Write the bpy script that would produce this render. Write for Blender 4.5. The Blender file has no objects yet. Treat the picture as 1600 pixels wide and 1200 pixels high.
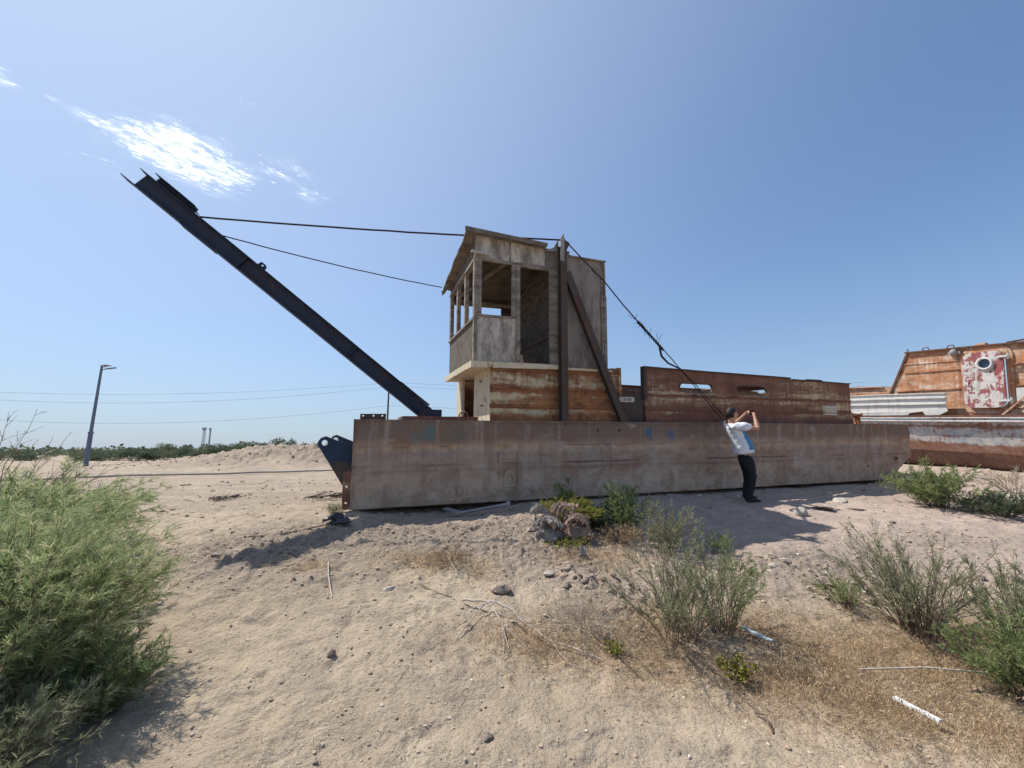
import bpy, bmesh, math, random
import numpy as np
from mathutils import Vector, Matrix, noise as mnoise
from mathutils.geometry import tessellate_polygon
rad = math.radians
S = bpy.context.scene
COL = S.collection

# ---------------------------------------------------------------- camera
cam_d = bpy.data.cameras.new("camera"); cam = bpy.data.objects.new("camera", cam_d); COL.objects.link(cam)
cam_d.sensor_width = 36.0; cam_d.lens = 656 / 1600 * 36.0; cam_d.clip_start = 0.05; cam_d.clip_end = 3000
EYE = 1.5
cam.location = (0, 0, EYE); cam.rotation_euler = (rad(90) + math.atan(105 / 656), 0, 0)
S.camera = cam
# ---------------------------------------------------------------- light
SUN = Vector((-.596, .308, 1.0)).normalized()
sun_d = bpy.data.lights.new("sun", 'SUN'); sun_d.energy = 4.0; sun_d.angle = rad(0.53); sun_d.color = (1.0, .955, .88)
sun = bpy.data.objects.new("sun", sun_d); COL.objects.link(sun)
sun.rotation_euler = SUN.to_track_quat('Z', 'Y').to_euler(); sun.location = (-8, 4, 14)
W = bpy.data.worlds.new("World"); S.world = W; W.use_nodes = True
S.view_settings.view_transform = 'Standard'; S.view_settings.look = 'None'; S.view_settings.gamma = 1
S.view_settings.exposure = 0.55
CLOUD = dict(center=(-1.13, 1.36))

class NT:
    def __init__(s, nt): s.nt = nt; nt.nodes.clear()
    def n(s, t, **kw):
        nd = s.nt.nodes.new(t)
        for k, v in kw.items():
            if k == 'i':
                for kk, vv in v.items():
                    if hasattr(vv, 'is_linked') or isinstance(vv, bpy.types.NodeSocket): s.nt.links.new(vv, nd.inputs[kk])
                    else: nd.inputs[kk].default_value = vv
            else: setattr(nd, k, v)
        return nd
    def math(s, op, a, b=0.0, c=0.0, clamp=False):
        return s.n('ShaderNodeMath', operation=op, use_clamp=clamp, i={0: a, 1: b, 2: c}).outputs[0]
    def noise(s, vec, scale, detail=4, rough=.55, dist=0.0):
        return s.n('ShaderNodeTexNoise', i={'Vector': vec, 'Scale': scale, 'Detail': detail, 'Roughness': rough, 'Distortion': dist}).outputs[0]
    def mapr(s, v, a, b, c=0.0, d=1.0, smooth=True):
        return s.n('ShaderNodeMapRange', interpolation_type='SMOOTHSTEP' if smooth else 'LINEAR', i={0: v, 1: a, 2: b, 3: c, 4: d}).outputs[0]
    def ramp(s, v, stops, interp='LINEAR'):
        r = s.n('ShaderNodeValToRGB', i={0: v}); cr = r.color_ramp; cr.interpolation = interp
        while len(cr.elements) < len(stops): cr.elements.new(0.5)
        for e, (p, c) in zip(cr.elements, stops): e.position = p; e.color = (*c, 1)
        return r.outputs[0]
    def mix(s, f, a, b, mode='MIX'):
        m = s.n('ShaderNodeMix', data_type='RGBA', blend_type=mode)
        for idx, v in ((0, f), (6, a), (7, b)):
            if isinstance(v, bpy.types.NodeSocket): s.nt.links.new(v, m.inputs[idx])
            else: m.inputs[idx].default_value = (*v, 1) if isinstance(v, tuple) and len(v) == 3 else v
        return m.outputs[2]
    def mapping(s, vec, sc=(1, 1, 1), rot=(0, 0, 0), loc=(0, 0, 0)):
        return s.n('ShaderNodeMapping', i={0: vec, 1: loc, 2: rot, 3: sc}).outputs[0]

def build_world():
    t = NT(W.node_tree)
    sky = t.n('ShaderNodeTexSky', sky_type='NISHITA', sun_disc=False, sun_elevation=math.asin(SUN.z), sun_rotation=math.atan2(SUN.x, SUN.y),
              altitude=0, air_density=1.0, dust_density=.55, ozone_density=2.2)
    tc = t.n('ShaderNodeTexCoord').outputs['Generated']
    sep = t.n('ShaderNodeSeparateXYZ', i={0: tc})
    z = t.math('MAXIMUM', sep.outputs[2], .03)
    px = t.math('DIVIDE', sep.outputs[0], z); py = t.math('DIVIDE', sep.outputs[1], z)   # cloud layer seen from below
    P = t.n('ShaderNodeCombineXYZ', i={0: px, 1: py, 2: 0.0}).outputs[0]
    # wispy altocumulus patch: elongated noise inside a soft lens-shaped region of the layer
    A = t.mapping(P, sc=(1, 1, 1), rot=(0, 0, rad(-50)))
    n1 = t.noise(t.mapping(A, sc=(13, 30, 1)), 1.0, 6, .62, .9)
    n2 = t.noise(t.mapping(A, sc=(6, 9, 1), loc=(3.1, 1.7, 0)), 1.0, 4, .55, .5)
    n3 = t.noise(t.mapping(A, sc=(42, 80, 1)), 1.0, 4, .65, .6)
    def lens(cx, cy, ax, ay, rot):
        c, s_ = math.cos(rot), math.sin(rot)
        dx = t.math('SUBTRACT', px, cx); dy = t.math('SUBTRACT', py, cy)
        u = t.math('DIVIDE', t.math('ADD', t.math('MULTIPLY', dx, c), t.math('MULTIPLY', dy, s_)), ax)
        v = t.math('DIVIDE', t.math('ADD', t.math('MULTIPLY', dx, -s_), t.math('MULTIPLY', dy, c)), ay)
        r = t.math('SQRT', t.math('ADD', t.math('MULTIPLY', u, u), t.math('MULTIPLY', v, v)))
        return t.mapr(r, 1.5, .3)
    m = t.math('MAXIMUM', lens(-1.125, 1.31, .27, .215, rad(45)), t.math('MULTIPLY', lens(-1.27, 1.15, .12, .05, rad(55)), .8))
    m = t.math('MAXIMUM', m, t.math('MULTIPLY', lens(-1.385, .985, .06, .06, rad(62)), .7))
    m = t.math('MAXIMUM', m, t.math('MULTIPLY', lens(-1.32, 1.06, .03, .02, rad(62)), .75))
    m = t.math('MAXIMUM', m, t.math('MULTIPLY', lens(-.80, 1.42, .26, .17, rad(45)), .60))
    m = t.math('MAXIMUM', m, t.math('MULTIPLY', lens(-1.06, 1.17, .09, .05, rad(110)), .62))
    m = t.math('MAXIMUM', m, t.math('MULTIPLY', lens(-.78, 1.08, .07, .06, rad(45)), .6))
    m = t.math('MAXIMUM', m, t.math('MULTIPLY', lens(-1.46, 1.35, .14, .09, rad(45)), .62))
    d = t.math('ADD', t.math('MULTIPLY', n1, .60), t.math('MULTIPLY', n2, .40))
    d = t.math('ADD', d, t.math('MULTIPLY', t.math('SUBTRACT', n3, .5), .55))
    thr = t.mapr(m, 0, 1, .86, .40, False)
    d = t.math('SUBTRACT', d, thr)
    cl = t.math('MAXIMUM', t.mapr(d, -.07, .28), t.math('MULTIPLY', t.math('MULTIPLY', t.mapr(t.math('ADD', t.math('MULTIPLY', m, .45), t.math('SUBTRACT', n2, .5)), .18, .75), t.mapr(m, .02, .4)), .26))
    # hot dusty air: a pale veil, thickest at the horizon and towards the sun
    el = t.math('MAXIMUM', sep.outputs[2], 0.0)
    veil = t.math('POWER', 2.718, t.math('MULTIPLY', el, -4.2))
    sd = t.n('ShaderNodeVectorMath', operation='DOT_PRODUCT', i={0: tc, 1: tuple(SUN)}).outputs['Value']
    glow = t.math('POWER', t.mapr(sd, -.1, 1.0, 0, 1, False), 2.4)
    skyc = t.mix(1.0, sky.outputs[0], (.60, .82, .98), 'MULTIPLY')
    base = t.mix(t.math('MULTIPLY', veil, .85), skyc, (2.9, 3.25, 3.95))
    base = t.mix(t.math('MULTIPLY', glow, .66), base, (4.35, 4.95, 6.0))
    col = t.mix(t.math('MULTIPLY', cl, .95), base, (11.0, 11.4, 12.0))
    bg = t.n('ShaderNodeBackground', i={0: col, 1: 0.107})
    out = t.n('ShaderNodeOutputWorld', i={0: bg.outputs[0]})
build_world()
#--TERRAIN
def vnoise(x, y, seed=0):
    """smooth lattice gradient noise, about -1..1"""
    xi = np.floor(x).astype(np.int64); yi = np.floor(y).astype(np.int64)
    xf = x - xi; yf = y - yi
    def g(ix, iy):
        h = (ix * 374761393 + iy * 668265263 + seed * 974634777) & 0xffffffff
        h = ((h ^ (h >> 13)) * 1274126177) & 0xffffffff
        h = (h ^ (h >> 16)) & 0xffff
        a = h * (2 * np.pi / 65536.0)
        return np.cos(a), np.sin(a)
    u = xf * xf * xf * (xf * (xf * 6 - 15) + 10); v = yf * yf * yf * (yf * (yf * 6 - 15) + 10)
    a = g(xi, yi); b = g(xi + 1, yi); c = g(xi, yi + 1); d = g(xi + 1, yi + 1)
    n00 = a[0] * xf + a[1] * yf; n10 = b[0] * (xf - 1) + b[1] * yf
    n01 = c[0] * xf + c[1] * (yf - 1); n11 = d[0] * (xf - 1) + d[1] * (yf - 1)
    return 1.5 * ((n00 * (1 - u) + n10 * u) * (1 - v) + (n01 * (1 - u) + n11 * u) * v)
CP = np.array([
 (0,0,0),(-2,0,0),(2,0,-.05),(0,2.3,.02),(-2.5,2.3,.02),(2.5,2.3,-.05),(-1.5,4,.28),(0,3.5,.15),(2,3.8,.1),(4,3.6,.04),
 (-3,4.6,.46),(-2.2,5.9,.66),(-1,5.5,.56),(-.9,6.3,.60),(.3,5.7,.57),(.5,6.8,.70),(2.2,7.5,.72),(4.06,7.46,.655),(6,8.6,.75),(8.6,9.7,.83),
 (10.5,12,1.1),(11.9,10.2,1.0),(9.5,8,.75),(8,6.5,.5),(6,5,.36),(6.5,6.5,.54),(5,6,.48),(3,5,.38),(1.5,4.6,.30),(2.3,6.2,.46),
 (-6,6,.5),(-5,9,.58),(-9,12,.55),(-8.7,19.5,.55),(-16,22,.5),(-20,12,.5),(-8,4,.3),(-5,2.5,.1),(0,12,.7),(5,13,.8),(0,20,.6),
 (12,18,.9),(16,12,1.1),(12,5,.45),(8,2,.05),(0,-5,0),(-6,-4,0),(6,-4,0)], float)
def _tk(r): return np.where(r > 1e-9, r * r * np.log(np.maximum(r, 1e-9)), 0.0)
def _tps():
    P = CP[:, :2]; n = len(P)
    K = _tk(np.hypot(P[:, None, 0] - P[None, :, 0], P[:, None, 1] - P[None, :, 1])) + 0.02 * np.eye(n)
    A = np.zeros((n + 3, n + 3)); A[:n, :n] = K; A[:n, n] = 1; A[:n, n+1:] = P; A[n, :n] = 1; A[n+1:, :n] = P.T
    return np.linalg.solve(A, np.concatenate([CP[:, 2], np.zeros(3)]))
TW = _tps()
MOUNDS = [(-17.5,25,.50,2.4),(-14.2,25.5,.68,2.1),(-11.4,26,.70,2.4),(-9.0,27,.62,1.9),(-22,27,.30,2.6),(-6.5,28,.45,2.6)]
def smooth_h(x, y):
    x = np.asarray(x, float); y = np.asarray(y, float)
    z = TW[-3] + TW[-2] * x + TW[-1] * y
    for i, (a, b) in enumerate(CP[:, :2]): z = z + TW[i] * _tk(np.hypot(x - a, y - b))
    r = np.hypot(x, y - 5); w = np.clip((r - 17) / 10, 0, 1); w = w * w * (3 - 2 * w)
    z = np.clip(z, -.3, 1.4) * (1 - w) + w * 0.5
    for a, b, h, s in MOUNDS: z = z + h * np.exp(-(((x - a) / (s * 1.35)) ** 2 + ((y - b) / s) ** 2))
    return z
def height(x, y):
    x = np.asarray(x, float); y = np.asarray(y, float)
    z = smooth_h(x, y)
    d = np.hypot(x, y)
    near = np.clip(1.3 - d / 16, 0.12, 1)
    z = z + .035 * vnoise(x * .9, y * .9, 1) + .022 * vnoise(x * 2.3, y * 2.3, 2) * near
    # trampled, pocked sand
    wx = x + .08 * vnoise(x * 3, y * 3, 13); wy = y + .08 * vnoise(x * 3, y * 3, 14)
    p = vnoise(wx * 5.3 + .3 * wy, wy * 5.3, 3); z = z + near * (.021 * p - .028 * np.maximum(0, np.abs(p) - .40))
    z = z + near * .015 * vnoise(wx * 13, wy * 13, 4) * (.5 + vnoise(x * 2.1, y * 2.1, 15)) + near * .009 * np.abs(vnoise(wx * 27, wy * 27, 5)) + near * .003 * np.abs(vnoise(x * 55, y * 55, 17))
    # cloddy zones
    c = clod(x, y)
    z = z + c * near * (.055 * np.abs(vnoise(wx * 7.5, wy * 7.5, 6)) + .032 * np.abs(vnoise(wx * 17, wy * 17, 7)) + .014 * np.abs(vnoise(x * 36, y * 36, 16)))
    for a, b, h, s in MOUNDS:
        g = np.exp(-(((x - a) / (s * 1.5)) ** 2 + ((y - b) / (s*1.1)) ** 2)); z = z + g * (.16 * np.abs(vnoise(x * 1.9, y * 1.9, 8)) + .10 * np.abs(vnoise(x * 4.5, y * 4.5, 9)))
    far = np.clip((d - 45) / 60, 0, 1); z = z + far * .25 * vnoise(x * .03, y * .03, 11)
    return z
def clod(x, y):
    def e(a, b, sx, sy): return np.exp(-(((x - a) / sx) ** 2 + ((y - b) / sy) ** 2))
    c = e(-.9, 5.05, 1.9, .62) + e(.2, 5.3, .8, .7) + .9 * e(.95, 4.0, .5, .8) + e(3.2, 4.6, 1.1, .5) + .8 * e(-3.2, 4.4, 1.2, .6) + .6 * e(5.2, 5.4, 1.6, .5)
    return np.clip(c + .35 * vnoise(x * .7, y * .7, 12), 0, 1)
#--END
# ---------------------------------------------------------------- mesh helpers
def rng(seed): return np.random.default_rng(seed)
def tag(o, label=None, cat=None, group=None, kind=None):
    if label: o['label'] = label
    if cat: o['category'] = cat
    if group: o['group'] = group
    if kind: o['kind'] = kind
    return o
def empty(name, loc=(0, 0, 0), rotz=0.0, mat=None):
    o = bpy.data.objects.new(name, None); COL.objects.link(o); o.empty_display_size = .2
    if mat is not None: o.matrix_world = mat
    else: o.location = loc; o.rotation_euler = (0, 0, rotz)
    return o
class MB:
    """collects shapes and links them as one mesh object"""
    def __init__(s): s.v = []; s.f = []; s.sm = []
    def add(s, V, F, smooth=False):
        b = len(s.v); s.v.extend([tuple(map(float, p)) for p in V]); s.f.extend([tuple(i + b for i in f) for f in F]); s.sm.extend([smooth] * len(F)); return s
    def box(s, x0, x1, y0, y1, z0, z1):
        V = [(x, y, z) for z in (z0, z1) for y in (y0, y1) for x in (x0, x1)]
        return s.add(V, [(0, 2, 3, 1), (4, 5, 7, 6), (0, 1, 5, 4), (2, 6, 7, 3), (0, 4, 6, 2), (1, 3, 7, 5)])
    def bar(s, p, q, w, h, up=(0, 0, 1), taper=1.0):
        p = Vector(p); q = Vector(q); d = (q - p).normalized(); u = Vector(up); r = d.cross(u).normalized(); u = r.cross(d)
        V = []
        for c, k in ((p, 1), (q, taper)):
            for a, b in ((-1, -1), (1, -1), (1, 1), (-1, 1)): V.append(c + r * (a * w / 2 * k) + u * (b * h / 2 * k))
        return s.add(V, [(3, 2, 1, 0), (4, 5, 6, 7), (0, 1, 5, 4), (1, 2, 6, 5), (2, 3, 7, 6), (3, 0, 4, 7)])
    def prism(s, poly, a0, a1, holes=(), ax='xz'):
        """2D outline (with holes) given thickness along the remaining axis"""
        loops = [list(poly)] + [list(h) for h in holes]
        P = [p for l in loops for p in l]; n = len(P)
        tri = tessellate_polygon([[Vector((a, b, 0)) for a, b in l] for l in loops])
        def m(p, t):
            return {'xz': (p[0], t, p[1]), 'yz': (t, p[0], p[1]), 'xy': (p[0], p[1], t)}[ax]
        V = [m(p, a0) for p in P] + [m(p, a1) for p in P]
        F = [tuple(t) for t in tri] + [tuple(n + i for i in reversed(t)) for t in tri]
        b = 0
        for l in loops:
            k = len(l)
            for i in range(k): j = (i + 1) % k; F.append((b + i, b + j, n + b + j, n + b + i))
            b += k
        return s.add(V, F)
    def tube(s, pts, r, k=8, cap=True):
        pts = [Vector(p) for p in pts]; n = len(pts); rr = r if hasattr(r, '__len__') else [r] * n
        V = []; pr = None
        for i, p in enumerate(pts):
            d = (pts[min(i + 1, n - 1)] - pts[max(i - 1, 0)]).normalized()
            if pr is None: a = d.orthogonal().normalized()
            else: a = (pr - d * pr.dot(d)).normalized()
            pr = a; b = d.cross(a)
            for j in range(k):
                t = 2 * math.pi * j / k; V.append(p + (a * math.cos(t) + b * math.sin(t)) * rr[i])
        F = [(i * k + j, i * k + (j + 1) % k, (i + 1) * k + (j + 1) % k, (i + 1) * k + j) for i in range(n - 1) for j in range(k)]
        s.add(V, F, True)
        if cap: s.add([V[j] for j in range(k)], [tuple(range(k - 1, -1, -1))]); s.add([V[(n - 1) * k + j] for j in range(k)], [tuple(range(k))])
        return s
    def lathe(s, c, prof, k=16, axis='z'):
        V = []
        for r, h in prof:
            for j in range(k):
                t = 2 * math.pi * j / k; a, b = r * math.cos(t), r * math.sin(t)
                V.append({'z': (c[0] + a, c[1] + b, c[2] + h), 'y': (c[0] + a, c[1] + h, c[2] + b), 'x': (c[0] + h, c[1] + a, c[2] + b)}[axis])
        n = len(prof)
        F = [(i * k + j, i * k + (j + 1) % k, (i + 1) * k + (j + 1) % k, (i + 1) * k + j) for i in range(n - 1) for j in range(k)]
        F += [tuple(range(k - 1, -1, -1)), tuple((n - 1) * k + j for j in range(k))]
        return s.add(V, F, True)
    def build(s, name, mat, parent=None, bevel=0.0, jitter=0.0, recalc=True, sub=0):
        me = bpy.data.meshes.new(name); me.from_pydata(s.v, [], s.f)
        me.polygons.foreach_set('use_smooth', s.sm)
        if recalc or sub or jitter:
            bm = bmesh.new(); bm.from_mesh(me)
            if sub:
                es = [e for e in bm.edges if e.calc_length() > sub]
                for _ in range(3):
                    es = [e for e in bm.edges if e.calc_length() > sub]
                    if not es: break
                    bmesh.ops.subdivide_edges(bm, edges=es, cuts=1, use_grid_fill=True)
                bmesh.ops.triangulate(bm, faces=[f for f in bm.faces if len(f.verts) > 4])
            bmesh.ops.recalc_face_normals(bm, faces=bm.faces)
            if jitter:
                for v in bm.verts:
                    nn = mnoise.noise_vector(v.co * 2.3) * jitter + mnoise.noise_vector(v.co * 9) * jitter * .3; v.co += nn
            bm.to_mesh(me); bm.free()
        o = bpy.data.objects.new(name, me); COL.objects.link(o)
        if mat: me.materials.append(mat)
        if parent: o.parent = parent
        if bevel:
            md = o.modifiers.new('bevel', 'BEVEL'); md.width = bevel; md.segments = 2; md.limit_method = 'ANGLE'
        return o
def npmesh(name, V, F, mat, parent=None, smooth=False, tris=None, attr=None):
    """fast mesh from numpy arrays; F is (n,k)"""
    me = bpy.data.meshes.new(name); V = np.asarray(V, np.float32); F = np.asarray(F, np.int32); n, k = F.shape
    me.vertices.add(len(V)); me.vertices.foreach_set('co', V.ravel())
    me.loops.add(n * k); me.loops.foreach_set('vertex_index', F.ravel())
    me.polygons.add(n); me.polygons.foreach_set('loop_start', np.arange(n, dtype=np.int32) * k); me.polygons.foreach_set('loop_total', np.full(n, k, np.int32))
    me.polygons.foreach_set('use_smooth', np.full(n, smooth))
    if attr:
        for an, arr in attr.items():
            arr = np.asarray(arr, np.float32)
            if arr.ndim == 1: a = me.attributes.new(an, 'FLOAT', 'POINT'); a.data.foreach_set('value', arr)
            else: a = me.attributes.new(an, 'FLOAT_COLOR', 'POINT'); a.data.foreach_set('color', arr.ravel())
    me.update(); me.validate()
    o = bpy.data.objects.new(name, me); COL.objects.link(o); me.materials.append(mat)
    if parent: o.parent = parent
    return o
def rrect(x0, x1, z0, z1, r, k=6):
    pts = []
    for cx, cz, a0 in ((x1 - r, z1 - r, 0), (x0 + r, z1 - r, 90), (x0 + r, z0 + r, 180), (x1 - r, z0 + r, 270)):
        for i in range(k + 1): a = rad(a0 + 90 * i / k); pts.append((cx + r * math.cos(a), cz + r * math.sin(a)))
    return pts
def circ(cx, cz, r, k=14): return [(cx + r * math.cos(2 * math.pi * i / k), cz + r * math.sin(2 * math.pi * i / k)) for i in range(k)]

# ---------------------------------------------------------------- materials
def newmat(name):
    m = bpy.data.materials.new(name); m.use_nodes = True; return m, NT(m.node_tree)
def finish(t, color, rough=.8, bump=None, bstr=.3, bdist=.02, metal=0.0, spec=.3, trans=None):
    bs = t.n('ShaderNodeBsdfPrincipled', i={'Base Color': color if isinstance(color, bpy.types.NodeSocket) else (*color, 1), 'Roughness': rough, 'Metallic': metal, 'Specular IOR Level': spec})
    if bump is not None:
        b = t.n('ShaderNodeBump', i={'Height': bump, 'Strength': bstr, 'Distance': bdist}); t.nt.links.new(b.outputs[0], bs.inputs['Normal'])
    sh = bs.outputs[0]
    if trans:
        tr = t.n('ShaderNodeBsdfTranslucent', i={0: color if isinstance(color, bpy.types.NodeSocket) else (*color, 1)})
        sh = t.n('ShaderNodeMixShader', i={0: trans, 1: sh, 2: tr.outputs[0]}).outputs[0]
    t.n('ShaderNodeOutputMaterial', i={0: sh})
def rust_paint(name, paint, rusts, amount=.5, psc=(1.2, 1.2, 3.0), scale=2.0, streak=.5, bands=None, spots=.3, rough=.75, bstr=.35, paint2=None, seed=0.0, soft=.05, wash=None, grime=.35):
    """peeling paint over rusted plate: `bands` = [(z, halfwidth, strength)] horizontal rust lines"""
    m, t = newmat(name); oc = t.mapping(t.n('ShaderNodeTexCoord').outputs['Object'], loc=(seed, seed * .7, seed * .3))
    big = t.noise(t.mapping(oc, sc=psc), scale, 7, .62, .35)
    fine = t.noise(oc, 14, 6, .65)
    streaks = t.noise(t.mapping(oc, sc=(9, 9, .55)), 1.6, 5, .6, .2)
    mott = t.noise(oc, 3.3, 6, .7, .8)
    rc = t.ramp(t.math('ADD', t.math('MULTIPLY', mott, .6), t.math('MULTIPLY', fine, .4)), [(.28 + .44 * i / (len(rusts) - 1), c) for i, c in enumerate(rusts)])
    pc = t.mix(t.mapr(mott, .4, .62), paint, paint2 or tuple(c * .8 for c in paint))
    pc = t.mix(t.mapr(fine, .45, .7, 0, .5), pc, tuple(c * .72 for c in paint))
    v = t.math('ADD', t.math('MULTIPLY', big, 1.0), t.math('MULTIPLY', t.math('SUBTRACT', streaks, .5), streak))
    v = t.math('ADD', v, t.math('MULTIPLY', t.math('SUBTRACT', fine, .5), .45))
    if bands:
        z = t.n('ShaderNodeSeparateXYZ', i={0: t.n('ShaderNodeTexCoord').outputs['Object']}).outputs[2]
        zz = t.math('ADD', z, t.math('MULTIPLY', t.math('SUBTRACT', mott, .5), .12))
        for bz, hw, st in bands:
            v = t.math('ADD', v, t.math('MULTIPLY', t.mapr(t.math('ABSOLUTE', t.math('SUBTRACT', zz, bz)), hw, 0.0), st))
    th = .5 + (.5 - amount) * .6
    mask = t.mapr(v, th - soft, th + soft)
    if wash:
        w = t.noise(t.mapping(oc, sc=(.9, .9, 2.4), loc=(5.1, 2.2, 1.3)), scale * 1.3, 7, .68, .6)
        pc = t.mix(t.mapr(w, .44, .66, 0, .8), pc, wash); rc = t.mix(t.mapr(w, .50, .70, 0, .75), rc, wash)
    col = t.mix(mask, pc, rc)
    gr = t.noise(t.mapping(oc, sc=(5, 5, .5), loc=(1.1, 8.2, .3)), 1.4, 6, .65, .3)
    col = t.mix(t.mapr(gr, .50, .70, 0, grime), col, tuple(c * .35 for c in rusts[1]))
    sp = t.mapr(t.noise(oc, 26, 3, .5), .66, .72, 0, spots)
    col = t.mix(sp, col, tuple(c * .45 for c in rusts[0]))
    bmp = t.math('ADD', t.math('MULTIPLY', mask, -.25), t.math('ADD', t.math('MULTIPLY', fine, .5), t.math('MULTIPLY', mott, .8)))
    finish(t, col, rough, bmp, bstr, .012)
    return m
def simple(name, c1, c2, scale=8, rough=.8, bstr=.3, stretch=(1, 1, 1), metal=0.0, trans=None, bdist=.01, spec=.3):
    m, t = newmat(name); oc = t.mapping(t.n('ShaderNodeTexCoord').outputs['Object'], sc=stretch)
    n = t.noise(oc, scale, 6, .62, .2); n2 = t.noise(oc, scale * 5, 4, .6)
    col = t.mix(t.mapr(t.math('ADD', t.math('MULTIPLY', n, .7), t.math('MULTIPLY', n2, .3)), .36, .64), c1, c2)
    finish(t, col, rough, n2, bstr, bdist, metal, spec, trans)
    return m
R1, R2, R3, R4 = (.055, .026, .018), (.13, .055, .030), (.27, .11, .045), (.36, .18, .085)
M = {}
M['deckhouse'] = rust_paint('deckhouse rusty paint', (.60, .51, .33), [(.06,.036,.026), (.15, .066, .036), (.32, .14, .06), (.44, .23, .10)], amount=.50, psc=(.40, 1.2, 3.0), scale=1.8, streak=.30, soft=.13,
     bands=[(1.24, .17, .35), (1.48, .06, .22), (1.76, .10, .34), (2.1, .06, .22)], spots=.6, paint2=(.42, .40, .28), wash=(.40, .185, .075))
M['deckhouse_aft'] = rust_paint('deckhouse aft red rust', (.60, .48, .30), [(.075,.045,.036), (.15, .070, .052), (.22, .10, .065), (.32, .16, .09)], amount=.60, psc=(.30, 1.2, 2.4), scale=1.5, streak=.3, soft=.12,
     bands=[(1.24, .19, .35), (1.50, .06, .25), (1.74, .05, .2), (2.2, .07, .25)], spots=.6, seed=4.0, wash=(.27, .135, .075))
M['cream'] = rust_paint('cream sheet paint', (.62, .52, .37), [(.14, .07, .04), R3, R4], amount=.24, scale=2.2, streak=.5, spots=.6, paint2=(.55, .50, .38), seed=7.0)
M['black_rust'] = rust_paint('dark rusted beam', (.075, .062, .054), [(.035, .025, .022), (.08, .048, .036), (.13, .075, .05)], amount=.5, scale=3, rough=.7)
M['boom'] = rust_paint('dark blue boom paint', (.034, .045, .078), [(.026, .028, .040), (.05, .036, .034), (.15, .06, .035)], amount=.24, psc=(1, 1, 1), scale=1.6, rough=.7, seed=2.0)
M['lug_blue'] = rust_paint('navy lug paint', (.024, .048, .095), [(.05, .045, .045), (.10, .075, .06), (.13, .09, .07)], amount=.18, scale=1.2, rough=.6, bands=[(.46, .26, .45)], seed=3.0)
M['wood'] = simple('weathered grey plywood', (.13, .105, .085), (.30, .265, .225), 3.2, .9, .5, (1, 1, 3.5))
M['wood_light'] = simple('pale weathered plywood', (.17, .145, .12), (.50, .46, .41), 2.4, .9, .5, (2.2, 1, .8))
M['wood_dark'] = simple('dark rotten timber and interior shade', (.045, .034, .027), (.12, .09, .068), 4, .9, .5, (1, 1, 3))  # also gives the wheelhouse lining its interior shade
M['roofsheet'] = simple('felted roof sheet', (.10, .085, .075), (.22, .18, .15), 5, .85, .4)
M['cable'] = simple('rusty wire rope', (.012, .011, .012), (.04, .03, .026), 60, .8, .4)
M['steel_pale'] = simple('bare pale steel', (.20, .19, .19), (.36, .34, .33), 6, .6, .2)
M['wood_front'] = simple('darker front boards', (.055, .045, .036), (.16, .135, .11), 6, .92, .5, (3, 3, 1.2))  # darker tone than the other plywood, front panels only
M['glass'] = simple('dark porthole glass', (.01, .03, .06), (.02, .05, .09), 3, .12, .0, spec=.6)
M['white_pl'] = simple('white plastic', (.72, .72, .70), (.80, .80, .78), 20, .5, .1)
M['concrete_w'] = simple('pale stone', (.33, .29, .24), (.50, .45, .38), 14, .9, .6)
M['stone'] = simple('grey brown stone', (.20, .155, .12), (.38, .31, .25), 14, .95, .7)
M['stone_dark'] = simple('dark stone', (.12, .095, .08), (.24, .19, .16), 16, .95, .7)
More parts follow.
